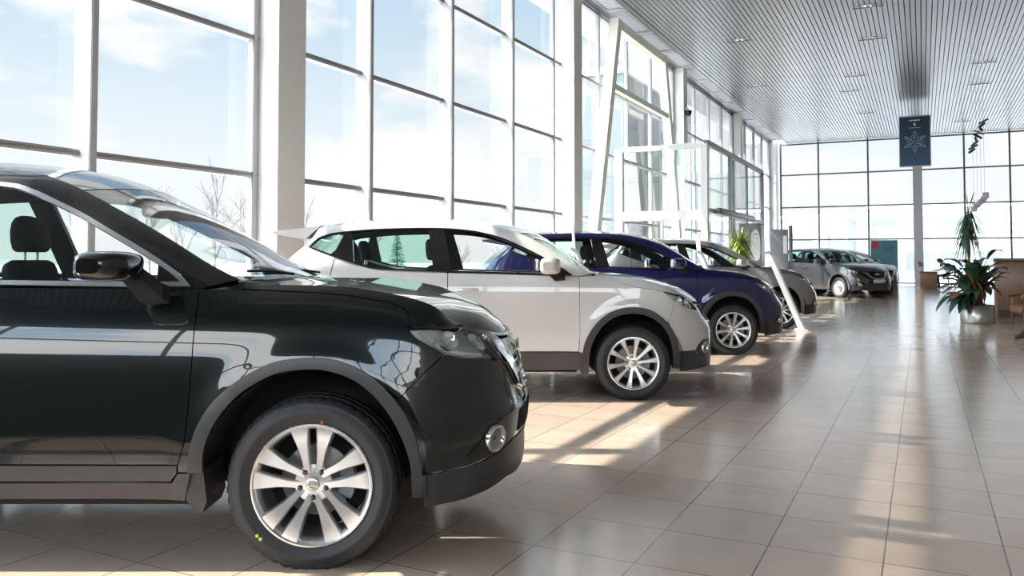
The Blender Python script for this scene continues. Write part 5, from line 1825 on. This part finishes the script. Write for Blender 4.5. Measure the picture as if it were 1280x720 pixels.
# ------------------------------------------------------------------ reception desk, chairs, far desk
M_WOOD = pbr('reddish_wood_panel', (0.17, 0.095, 0.06), 0.4, noise=0.2, nscale=5)
M_WOODT = pbr('dark_wood_top', (0.085, 0.055, 0.045), 0.3, coat=0.3)
M_TANW = pbr('tan_wood', (0.42, 0.25, 0.14), 0.5, noise=0.15, nscale=5)
M_LEATH = pbr('brown_leather', (0.20, 0.10, 0.045), 0.42, noise=0.2, nscale=12, bump=0.15, bscale=120)
rd = empty('reception_desk', (3.2, 21.3, 0))
tag(rd, 'tall wooden reception counter with a dark top behind the plants', 'counter')
b_ = MB(); b_.rbox((0, -0.40, 0.70), (3.5, 0.06, 1.08), 0.008, 1); b_.build('front_panel', M_WOOD, rd)
b_ = MB(); b_.rbox((0, -0.28, 1.27), (3.6, 0.42, 0.06), 0.01, 1); b_.build('counter_top', M_WOODT, rd)
for sx in (-1.72, 1.72):
    b_ = MB(); b_.rbox((sx, 0.02, 0.62), (0.06, 0.78, 1.24), 0.008, 1); b_.build('side_panel', M_WOOD, rd)
b_ = MB(); b_.rbox((0, 0.12, 0.74), (3.36, 0.62, 0.04), 0.008, 1); b_.build('work_top', M_WOODT, rd)
b_ = MB(); b_.box((0, -0.36, 0.08), (3.4, 0.06, 0.16)); b_.build('plinth', M_WOODT, rd)

def armchair(loc, rz, label):
    e = empty('armchair', loc, rz)
    tag(e, label, 'armchair')
    b_ = MB(); b_.rbox((0, -0.03, 0.33), (0.56, 0.60, 0.16), 0.05, 3); b_.build('seat', M_LEATH, e)
    b_ = MB(); b_.rbox((0, 0.30, 0.62), (0.62, 0.15, 0.62), 0.06, 3, rot=Matrix.Rotation(R(-10), 3, 'X')); b_.build('backrest', M_LEATH, e)
    for sx in (-1, 1):
        b_ = MB()
        rings = []
        for t in np.linspace(0, 1, 9):
            y = -0.32 + 0.62 * t
            z = 0.58 + 0.05 * math.sin(PI * t)
            rings.append([(sx * 0.34 + 0.055 * math.cos(q), y, z + 0.04 * math.sin(q)) for q in np.linspace(0, 2 * PI, 11)[:-1]])
        b_.loft(rings, 0, True); b_.build('armrest', M_LEATH, e)
        b_ = MB(); b_.rbox((sx * 0.34, 0.0, 0.42), (0.06, 0.52, 0.30), 0.025, 2); b_.build('arm_panel', M_LEATH, e)
        for sy in (-0.26, 0.26):
            b_ = MB(); b_.tube([(sx * 0.27, sy, 0.27), (sx * 0.29, sy * 1.05, 0.0)], [0.022, 0.016], 8); b_.build('leg', M_WOODT, e)
    return e
armchair((1.86, 18.25, 0), R(-75), 'brown leather armchair at the right edge in front of the reception counter')
armchair((2.00, 15.22, 0), R(-62), 'brown leather armchair under the sitting person at the right edge')

fd = empty('office_desk', (0.22, 40.4, 0))
tag(fd, 'small tan wooden desk by the grey column at the far end', 'desk')
b_ = MB(); b_.rbox((0, 0, 0.72), (0.74, 1.5, 0.04), 0.008, 1); b_.build('desk_top', M_WOODT, fd)
b_ = MB(); b_.rbox((0, -0.70, 0.35), (0.66, 0.04, 0.70), 0.006, 1); b_.build('end_panel', M_TANW, fd)
b_ = MB(); b_.rbox((0, 0.70, 0.35), (0.66, 0.04, 0.70), 0.006, 1); b_.build('end_panel', M_TANW, fd)
b_ = MB(); b_.rbox((-0.30, 0, 0.42), (0.03, 1.36, 0.50), 0.006, 1); b_.build('modesty_panel', M_TANW, fd)
fv = empty('flower_vase', (-0.08, 39.9, 0.74))
tag(fv, 'purple flowers in a vase on the small tan desk', 'vase')
b_ = MB(); b_.lathe([(0.0, 0.0), (0.05, 0.0), (0.065, 0.08), (0.04, 0.16), (0.05, 0.20), (0.04, 0.19), (0.03, 0.15), (0.0, 0.02)], 20); b_.build('vase', M_PLATE, fv)
b_ = MB()
for i in range(26):
    a, r_, z = rnd.uniform(0, 2 * PI), rnd.uniform(0.0, 0.11), rnd.uniform(0.24, 0.42)
    b_.lathe([(0.0, -0.02), (0.022, 0.0), (0.03, 0.018), (0.0, 0.012)], 7, 0, 'z', (r_ * math.cos(a), r_ * math.sin(a), z))
b_.build('blossom', pbr('purple_petals', (0.22, 0.10, 0.26), 0.6), fv)
b_ = MB()
for i in range(9):
    a = rnd.uniform(0, 2 * PI)
    b_.tube([(0, 0, 0.05), (0.08 * math.cos(a), 0.08 * math.sin(a), 0.33)], 0.004, 4)
b_.build('stems', M_LEAF, fv)

# small office chair for the person at the desk
oc = empty('office_chair', (0.98, 40.15, 0))
tag(oc, 'dark office chair under the person at the far desk', 'chair')
b_ = MB(); b_.rbox((0, 0, 0.44), (0.46, 0.46, 0.07), 0.03, 2); b_.build('seat', M_SEAT, oc)
b_ = MB(); b_.rbox((0.26, 0, 0.74), (0.06, 0.42, 0.42), 0.03, 2); b_.build('backrest', M_SEAT, oc)
b_ = MB(); b_.tube([(0, 0, 0.08), (0, 0, 0.42)], 0.025, 8); b_.tube([(0.1, 0, 0.43), (0.27, 0, 0.50), (0.27, 0, 0.62)], 0.02, 6); b_.build('column', M_STEEL, oc)
for k in range(5):
    a = R(72 * k)
    b_ = MB(); b_.tube([(0, 0, 0.10), (0.27 * math.cos(a), 0.27 * math.sin(a), 0.06)], [0.02, 0.014], 6); b_.lathe([(0, -0.02), (0.03, -0.02), (0.03, 0.02), (0, 0.02)], 10, 0, 'y', (0.27 * math.cos(a), 0.27 * math.sin(a), 0.03)); b_.build('leg', M_STEEL, oc)

# ------------------------------------------------------------------ people
M_SKIN = pbr('skin', (0.52, 0.32, 0.23), 0.5)
M_SHIRT = pbr('white_shirt_cloth', (0.75, 0.74, 0.76), 0.8)
M_TROU = pbr('dark_trouser_cloth', (0.02, 0.025, 0.028), 0.85)
M_JEAN = pbr('dark_blue_denim', (0.045, 0.045, 0.13), 0.85, noise=0.3, nscale=60)
M_SHOE = pbr('dark_brown_shoe_leather', (0.06, 0.04, 0.03), 0.45)
M_HAIR = pbr('dark_hair', (0.018, 0.013, 0.012), 0.6)

def person(name, loc, rz, J, label, mats, hands):
    """J: joints name -> (pos, radius, material index); bones by name pairs; grown as one skin"""
    bones = [('pelvis', 'belly'), ('belly', 'chest'), ('chest', 'neck'), ('neck', 'chin'), ('chin', 'skull'), ('skull', 'crown'), ('chin', 'nose')]
    for s in 'lr':
        bones += [('chest', 'sh' + s), ('sh' + s, 'el' + s), ('el' + s, 'wr' + s), ('wr' + s, 'pa' + s), ('pelvis', 'hip' + s), ('hip' + s, 'kn' + s), ('kn' + s, 'an' + s), ('an' + s, 'toe' + s), ('an' + s, 'heel' + s)]
        for k in range(5):
            bones += [('pa' + s, 'f%d%s' % (k, s)), ('f%d%s' % (k, s), 'g%d%s' % (k, s))]
    for s in 'lr':
        w, p = Vector(J['wr' + s][0]), Vector(J['pa' + s][0])
        d = (p - w).normalized()
        sd = d.cross(Vector((0, 0, 1))).normalized()
        for k in range(5):
            o_ = (k - 1.5) * 0.022
            if k == 4:
                b0 = w + d * 0.045 + sd * (-0.045)
                b1 = b0 + d * 0.035 + sd * (-0.012)
                J['f4' + s] = (b0, 0.010, 0)
                J['g4' + s] = (b1, 0.009, 0)
            else:
                L = (0.05, 0.058, 0.055, 0.042)[k]
                b0 = p + d * 0.035 + sd * o_
                J['f%d%s' % (k, s)] = (b0, 0.0095, 0)
                J['g%d%s' % (k, s)] = (b0 + d * L + Vector((0, 0, -0.02)), 0.008, 0)
    names = list(J)
    me = bpy.data.meshes.new(name)
    me.from_pydata([J[n][0] for n in names], [(names.index(a), names.index(b)) for a, b in bones], [])
    o = bpy.data.objects.new(name, me)
    COL.objects.link(o)
    md = o.modifiers.new('skin', 'SKIN')
    for i, n in enumerate(names):
        r_ = J[n][1]
        r_ = r_ if isinstance(r_, tuple) else (r_, r_)
        me.skin_vertices[0].data[i].radius = r_
        me.skin_vertices[0].data[i].use_root = (n == 'pelvis')
    sb = o.modifiers.new('sub', 'SUBSURF')
    sb.levels = sb.render_levels = 2
    dg = bpy.context.evaluated_depsgraph_get()
    m2 = bpy.data.meshes.new_from_object(o.evaluated_get(dg))
    o.modifiers.clear()
    o.data = m2
    m2.materials.clear()
    for m_ in mats:
        m2.materials.append(m_)
    segs = [(np.array(J[a][0], float), np.array(J[b][0], float), J[b][2]) for a, b in bones]
    for p in m2.polygons:
        c_ = np.array(p.center)
        best = min(segs, key=lambda s_: np.linalg.norm(c_ - (s_[0] + np.clip(np.dot(c_ - s_[0], s_[1] - s_[0]) / max(np.dot(s_[1] - s_[0], s_[1] - s_[0]), 1e-9), 0, 1) * (s_[1] - s_[0]))))
        p.material_index = best[2]
        p.use_smooth = True
    o.location = loc
    o.rotation_euler = (0, 0, rz)
    tag(o, label, 'person')
    # hair, eyes
    sk, cr_, ch_ = Vector(J['skull'][0]), Vector(J['crown'][0]), Vector(J['nose'][0])
    h_ = MB()
    fwd = (ch_ - sk); fwd.z *= 0.2; fwd.normalize()
    for i in range(90):
        u, v = rnd.uniform(0, 2 * PI), rnd.uniform(0.0, 1.0)
        dv = Vector((math.cos(u) * math.sqrt(1 - v * v), math.sin(u) * math.sqrt(1 - v * v), v))
        if dv.dot(fwd) > 0.55 and dv.z < 0.6:
            continue
        p = sk + dv * 0.105
        h_.tube([p, p + dv * 0.012 + Vector((0, 0, -0.02)), p + Vector((0, 0, -0.07)) + dv * 0.012], [0.03, 0.028, 0.012], 5)
    h_.build('hair', M_HAIR, o)
    sd = fwd.cross(Vector((0, 0, 1))).normalized()
    e_ = MB()
    for s in (-1, 1):
        c_ = sk + fwd * 0.088 + sd * (s * 0.032)
        e_.lathe([(0, -0.012), (0.010, -0.006), (0.010, 0.006), (0, 0.012)], 8, 0, 'z', tuple(c_))
    e_.build('eyes', M_BLACK, o)
    return o

# seated at the far desk, bent forward over it, facing the desk (-x)
J1 = dict(pelvis=((0.04, 0, 0.615), 0.125, 2), belly=((0.02, 0, 0.77), 0.125, 1), chest=((-0.10, 0, 0.98), 0.135, 1), neck=((-0.22, 0, 1.12), 0.055, 0), chin=((-0.29, 0, 1.15), 0.065, 0), skull=((-0.33, 0, 1.21), 0.095, 0), crown=((-0.335, 0, 1.27), 0.075, 0), nose=((-0.43, 0, 1.165), 0.016, 0))
for s, y in (('l', 1), ('r', -1)):
    J1.update({'sh' + s: ((-0.12, y * 0.19, 1.02), 0.06, 1), 'el' + s: ((-0.30, y * 0.24, 0.82), 0.045, 1), 'wr' + s: ((-0.50, y * 0.15, 0.79), 0.03, 1), 'pa' + s: ((-0.57, y * 0.14, 0.785), (0.038, 0.018), 0),
               'hip' + s: ((-0.02, y * 0.10, 0.58), 0.085, 2), 'kn' + s: ((-0.40, y * 0.12, 0.56), 0.062, 2), 'an' + s: ((-0.36, y * 0.12, 0.09), 0.042, 2), 'toe' + s: ((-0.52, y * 0.13, 0.035), 0.034, 3), 'heel' + s: ((-0.32, y * 0.12, 0.04), 0.036, 3)})
person('person', (0.98, 40.15, 0), 0.0, J1, 'person in a white shirt bent over the small tan desk', [M_SKIN, M_SHIRT, M_TROU, M_SHOE], None)
# seated at the right edge, only a stretched leg in the picture
J2 = dict(pelvis=((0, 0.06, 0.545), 0.125, 2), belly=((0, 0.10, 0.68), 0.13, 1), chest=((0, 0.14, 0.94), 0.14, 1), neck=((0, 0.13, 1.12), 0.055, 0), chin=((0, 0.09, 1.17), 0.065, 0), skull=((0, 0.10, 1.24), 0.095, 0), crown=((0, 0.10, 1.30), 0.075, 0), nose=((0, -0.02, 1.20), 0.016, 0))
for s, x in (('l', 1), ('r', -1)):
    J2.update({'sh' + s: ((x * 0.19, 0.14, 0.99), 0.06, 1), 'el' + s: ((x * 0.26, 0.02, 0.74), 0.045, 1), 'wr' + s: ((x * 0.20, -0.20, 0.62), 0.03, 1), 'pa' + s: ((x * 0.19, -0.27, 0.61), (0.038, 0.018), 0),
               'hip' + s: ((x * 0.10, -0.02, 0.51), 0.085, 2), 'kn' + s: ((x * 0.12, -0.44, 0.48), 0.062, 2), 'an' + s: ((x * 0.12, -0.60, 0.10), 0.045, 2), 'toe' + s: ((x * 0.13, -0.78, 0.045), 0.038, 3), 'heel' + s: ((x * 0.12, -0.57, 0.045), 0.040, 3)})
person('person', (2.00, 15.22, 0), R(-62), J2, 'seated person at the right edge, blue jeans and dark shoe showing', [M_SKIN, M_JEAN, M_JEAN, M_SHOE], None)

# ------------------------------------------------------------------ outside
M_GROUND = pbr('pale_concrete_yard', (0.58, 0.57, 0.55), 0.9, noise=0.08, nscale=0.6)
g = MB()
g.box((0, 60, -0.32), (400, 400, 0.2))
structure(g.build('ground', M_GROUND))
M_FACADE = pbr('pale_facade', (0.36, 0.37, 0.37), 0.7)
M_FWIN = pbr('facade_window_glass', (0.17, 0.19, 0.20), 0.4)
M_ANNEX = pbr('grey_green_cladding', (0.13, 0.15, 0.145), 0.5)
def building(name, label, c, s, floors, n, mat, rz=0.0, wmat=None):
    e = empty(name, (c[0], c[1], -0.22), rz)
    tag(e, label, 'building')
    b_ = MB(); b_.box((0, 0, s[2] / 2), s); b_.build('wall', mat, e)
    b_ = MB(); b_.box((0, 0, s[2] + 0.12), (s[0] + 0.3, s[1] + 0.3, 0.24)); b_.build('roof', M_WHITE, e)
    for fl in range(floors):
        z = s[2] * (fl + 0.5) / floors
        for i in range(n):
            x = -s[0] / 2 + s[0] * (i + 0.5) / n
            b_ = MB(); b_.box((x, -s[1] / 2 - 0.02, z), (s[0] / n * 0.7, 0.06, s[2] / floors * 0.5)); b_.build('window', wmat or M_FWIN, e)
    return e
building('office_building', 'pale office building with window rows seen through the end windows', (7.0, 78.0), (22, 10, 5.6), 2, 9, M_FACADE)
building('workshop_building', 'low pale workshop with a glazed band left of the office building', (-10.5, 70.0), (11, 8, 4.6), 1, 5, M_FACADE)
building('side_annex', 'grey green annex building outside the upper windows behind the portal frame', (-10.6, 32.6), (9.6, 2.2, 8.2), 2, 4, M_ANNEX, R(90))
py_ = empty('roadside_pylon', (-5.13, 50.0, -0.22))
tag(py_, 'blue grey pylon sign standing outside the end windows', 'sign')
b_ = MB(); b_.rbox((0, 0, 2.05), (0.72, 0.25, 4.1), 0.02, 1); b_.build('body', pbr('blue_grey_pylon', (0.36, 0.38, 0.46), 0.5), py_)
b_ = MB()
rings = []
for k in range(25):
    t = 2 * PI * k / 24
    rings.append([((0.13 + 0.02 * math.cos(q)) * math.cos(t), -0.135 + 0.01 * math.sin(q), 3.55 + (0.13 + 0.02 * math.cos(q)) * math.sin(t)) for q in (0, PI / 2, PI, 3 * PI / 2)])
b_.loft(rings, 0, True, False)
b_.box((0, -0.14, 3.55), (0.40, 0.02, 0.06))
b_.build('emblem', M_PLATE, py_)

def bare_tree(x, y, h, seed, label):
    rr = random.Random(seed)
    b_ = MB()
    def grow(p, d, L, r_, dep):
        q = p + d * L
        b_.tube([p, (p + q) / 2 + Vector((rr.uniform(-1, 1), rr.uniform(-1, 1), 0)) * L * 0.05, q], [r_, r_ * 0.85, r_ * 0.65], 5, 0, True, False)
        if dep == 0:
            return
        for k in range(rr.choice((3, 4)) if dep > 1 else 4):
            nd = (d + Vector((rr.uniform(-0.7, 0.7), rr.uniform(-0.7, 0.7), rr.uniform(-0.1, 0.5)))).normalized()
            grow(p + d * L * rr.uniform(0.55, 1.0), nd, L * rr.uniform(0.5, 0.75), r_ * 0.55, dep - 1)
    grow(Vector((0, 0, 0)), Vector((0, 0, 1)), h * 0.4, h * 0.010, 3)
    o = b_.build('bare_tree', M_BARK)
    o.location = (x, y, -0.22)
    tag(o, label, 'tree', 'bare trees outside the left windows')
    return o
M_BARK = pbr('pale_grey_bark', (0.16, 0.14, 0.13), 0.9)
for i, (r_, f_, h) in enumerate(((-12.5, 28, 5.2), (-11.6, 29, 4.4), (-10.2, 28, 5.4), (-14.4, 27, 4.6), (-9.3, 30, 4.8), (-6.4, 26, 3.6), (-5.3, 30, 3.8), (-7.8, 31, 4.4), (-0.4, 33, 3.4), (0.3, 31, 3.6), (-2.2, 33, 3.2))):
    p = at(r_, f_)
    bare_tree(p[0], p[1], h, 20 + i, 'leafless pale grey tree standing outside beyond the left windows')
ct = empty('conifer_tree', (*at(-3.45, 24.5)[:2], -0.22))
tag(ct, 'small green conifer outside, seen through the rear side window of the white car', 'tree')
b_ = MB(); b_.tube([(0, 0, 0), (0, 0, 2.3)], [0.05, 0.01], 6); b_.build('trunk', M_STEM, ct)
b_ = MB()
for i in range(420):
    t = rnd.uniform(0.05, 1.0)
    z = 0.25 + 2.05 * t
    a = rnd.uniform(0, 2 * PI)
    L = (1 - t) * 0.62 + 0.06
    leaf(b_, (0, 0, z), (L * math.cos(a), L * math.sin(a), z - 0.12 * L), 0.03, 0.035, 0, 3)
b_.build('foliage', pbr('conifer_needles', (0.03, 0.16, 0.08), 0.7), ct)

# ------------------------------------------------------------------ sky, sun, camera
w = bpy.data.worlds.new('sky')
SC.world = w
w.use_nodes = True
nt = w.node_tree
nt.nodes.clear()
out = nt.nodes.new('ShaderNodeOutputWorld')
bg = nt.nodes.new('ShaderNodeBackground')
tc = nt.nodes.new('ShaderNodeTexCoord')
sp = nt.nodes.new('ShaderNodeSeparateXYZ')
nt.links.new(tc.outputs['Generated'], sp.inputs[0])
cr = nt.nodes.new('ShaderNodeValToRGB')
els = cr.color_ramp.elements
els[0].position, els[0].color = 0.0, (0.93, 0.95, 0.97, 1)
els[1].position, els[1].color = 0.6, (0.26, 0.48, 0.82, 1)
e_ = els.new(0.10); e_.color = (0.86, 0.91, 0.95, 1)
e_ = els.new(0.28); e_.color = (0.58, 0.735, 0.87, 1)
nt.links.new(sp.outputs['Z'], cr.inputs[0])
mp = nt.nodes.new('ShaderNodeMapping')
mp.inputs['Scale'].default_value = (1.3, 1.3, 3.4)
mp.inputs['Location'].default_value = (0.35, 0.1, 0.0)
nt.links.new(tc.outputs['Generated'], mp.inputs[0])
n = nt.nodes.new('ShaderNodeTexNoise')
n.inputs['Scale'].default_value = 2.1
n.inputs['Detail'].default_value = 7
n.inputs['Roughness'].default_value = 0.52
nt.links.new(mp.outputs[0], n.inputs['Vector'])
cl = nt.nodes.new('ShaderNodeValToRGB')
cl.color_ramp.elements[0].position = 0.49
cl.color_ramp.elements[1].position = 0.565
nt.links.new(n.outputs['Fac'], cl.inputs[0])
mx = nt.nodes.new('ShaderNodeMix')
mx.data_type = 'RGBA'
mx.inputs['B'].default_value = (0.98, 0.98, 0.985, 1)
nt.links.new(cl.outputs[0], mx.inputs['Factor'])
nt.links.new(cr.outputs[0], mx.inputs['A'])
nt.links.new(mx.outputs['Result'], bg.inputs['Color'])
# glow round the sun, plus overhead and rear brightness added to light the hall
st = nt.nodes.new('ShaderNodeMapRange')
st.interpolation_type = 'SMOOTHSTEP'
st.inputs['From Min'].default_value = 0.34
st.inputs['From Max'].default_value = 0.62
st.inputs['To Min'].default_value = SKY
st.inputs['To Max'].default_value = SKY_TOP
nt.links.new(sp.outputs['Z'], st.inputs['Value'])
dt = nt.nodes.new('ShaderNodeVectorMath')
dt.operation = 'DOT_PRODUCT'
dt.inputs[1].default_value = Vector((-0.87, -0.437, 1.0)).normalized()
nt.links.new(tc.outputs['Generated'], dt.inputs[0])
gl = nt.nodes.new('ShaderNodeMapRange')
gl.interpolation_type = 'SMOOTHSTEP'
gl.inputs['From Min'].default_value = 0.60
gl.inputs['From Max'].default_value = 1.0
gl.inputs['To Min'].default_value = 0.0
gl.inputs['To Max'].default_value = SKY_GLOW
nt.links.new(dt.outputs['Value'], gl.inputs['Value'])
ad = nt.nodes.new('ShaderNodeMath')
ad.operation = 'ADD'
nt.links.new(st.outputs[0], ad.inputs[0])
nt.links.new(gl.outputs[0], ad.inputs[1])
bk = nt.nodes.new('ShaderNodeMapRange')  # added bright sky lobe behind the camera, for fill and car reflections
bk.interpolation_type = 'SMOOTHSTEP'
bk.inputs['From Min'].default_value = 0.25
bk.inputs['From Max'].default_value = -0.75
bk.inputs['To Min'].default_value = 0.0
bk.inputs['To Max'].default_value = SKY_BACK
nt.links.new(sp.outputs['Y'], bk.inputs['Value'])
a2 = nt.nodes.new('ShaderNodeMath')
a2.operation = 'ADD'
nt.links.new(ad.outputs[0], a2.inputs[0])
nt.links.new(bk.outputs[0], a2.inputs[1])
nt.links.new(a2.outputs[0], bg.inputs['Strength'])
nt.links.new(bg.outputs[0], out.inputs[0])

sl = bpy.data.lights.new('sun', 'SUN')
sl.energy = SUN
sl.angle = R(0.5)
sl.color = (1.0, 0.94, 0.84)
so = bpy.data.objects.new('sun', sl)
COL.objects.link(so)
so.location = (-30, -15, 40)
so.rotation_euler = Vector((0.87, 0.437, -1.0)).to_track_quat('-Z', 'Y').to_euler()

cd = bpy.data.cameras.new('camera')
co = bpy.data.objects.new('camera', cd)
COL.objects.link(co)
cd.sensor_width = 36
cd.lens = 1020 / 1280 * 36
cd.shift_y = -(360 - (324 - 1020 * math.tan(R(2.0)))) / 1280
cd.clip_end = 500
co.location = (0, 0, CAM_H)
co.rotation_euler = (R(92.0), 0, YAW)
SC.camera = co

SC.view_settings.view_transform = 'Standard'
SC.view_settings.look = 'None'
SC.view_settings.gamma = 1
SC.view_settings.exposure = EXPOSURE
SC.view_settings.use_curve_mapping = False
SC.cycles.use_denoising = True
SC.cycles.max_bounces = 10
SC.cycles.transparent_max_bounces = 16
SC.cycles.sample_clamp_indirect = 6
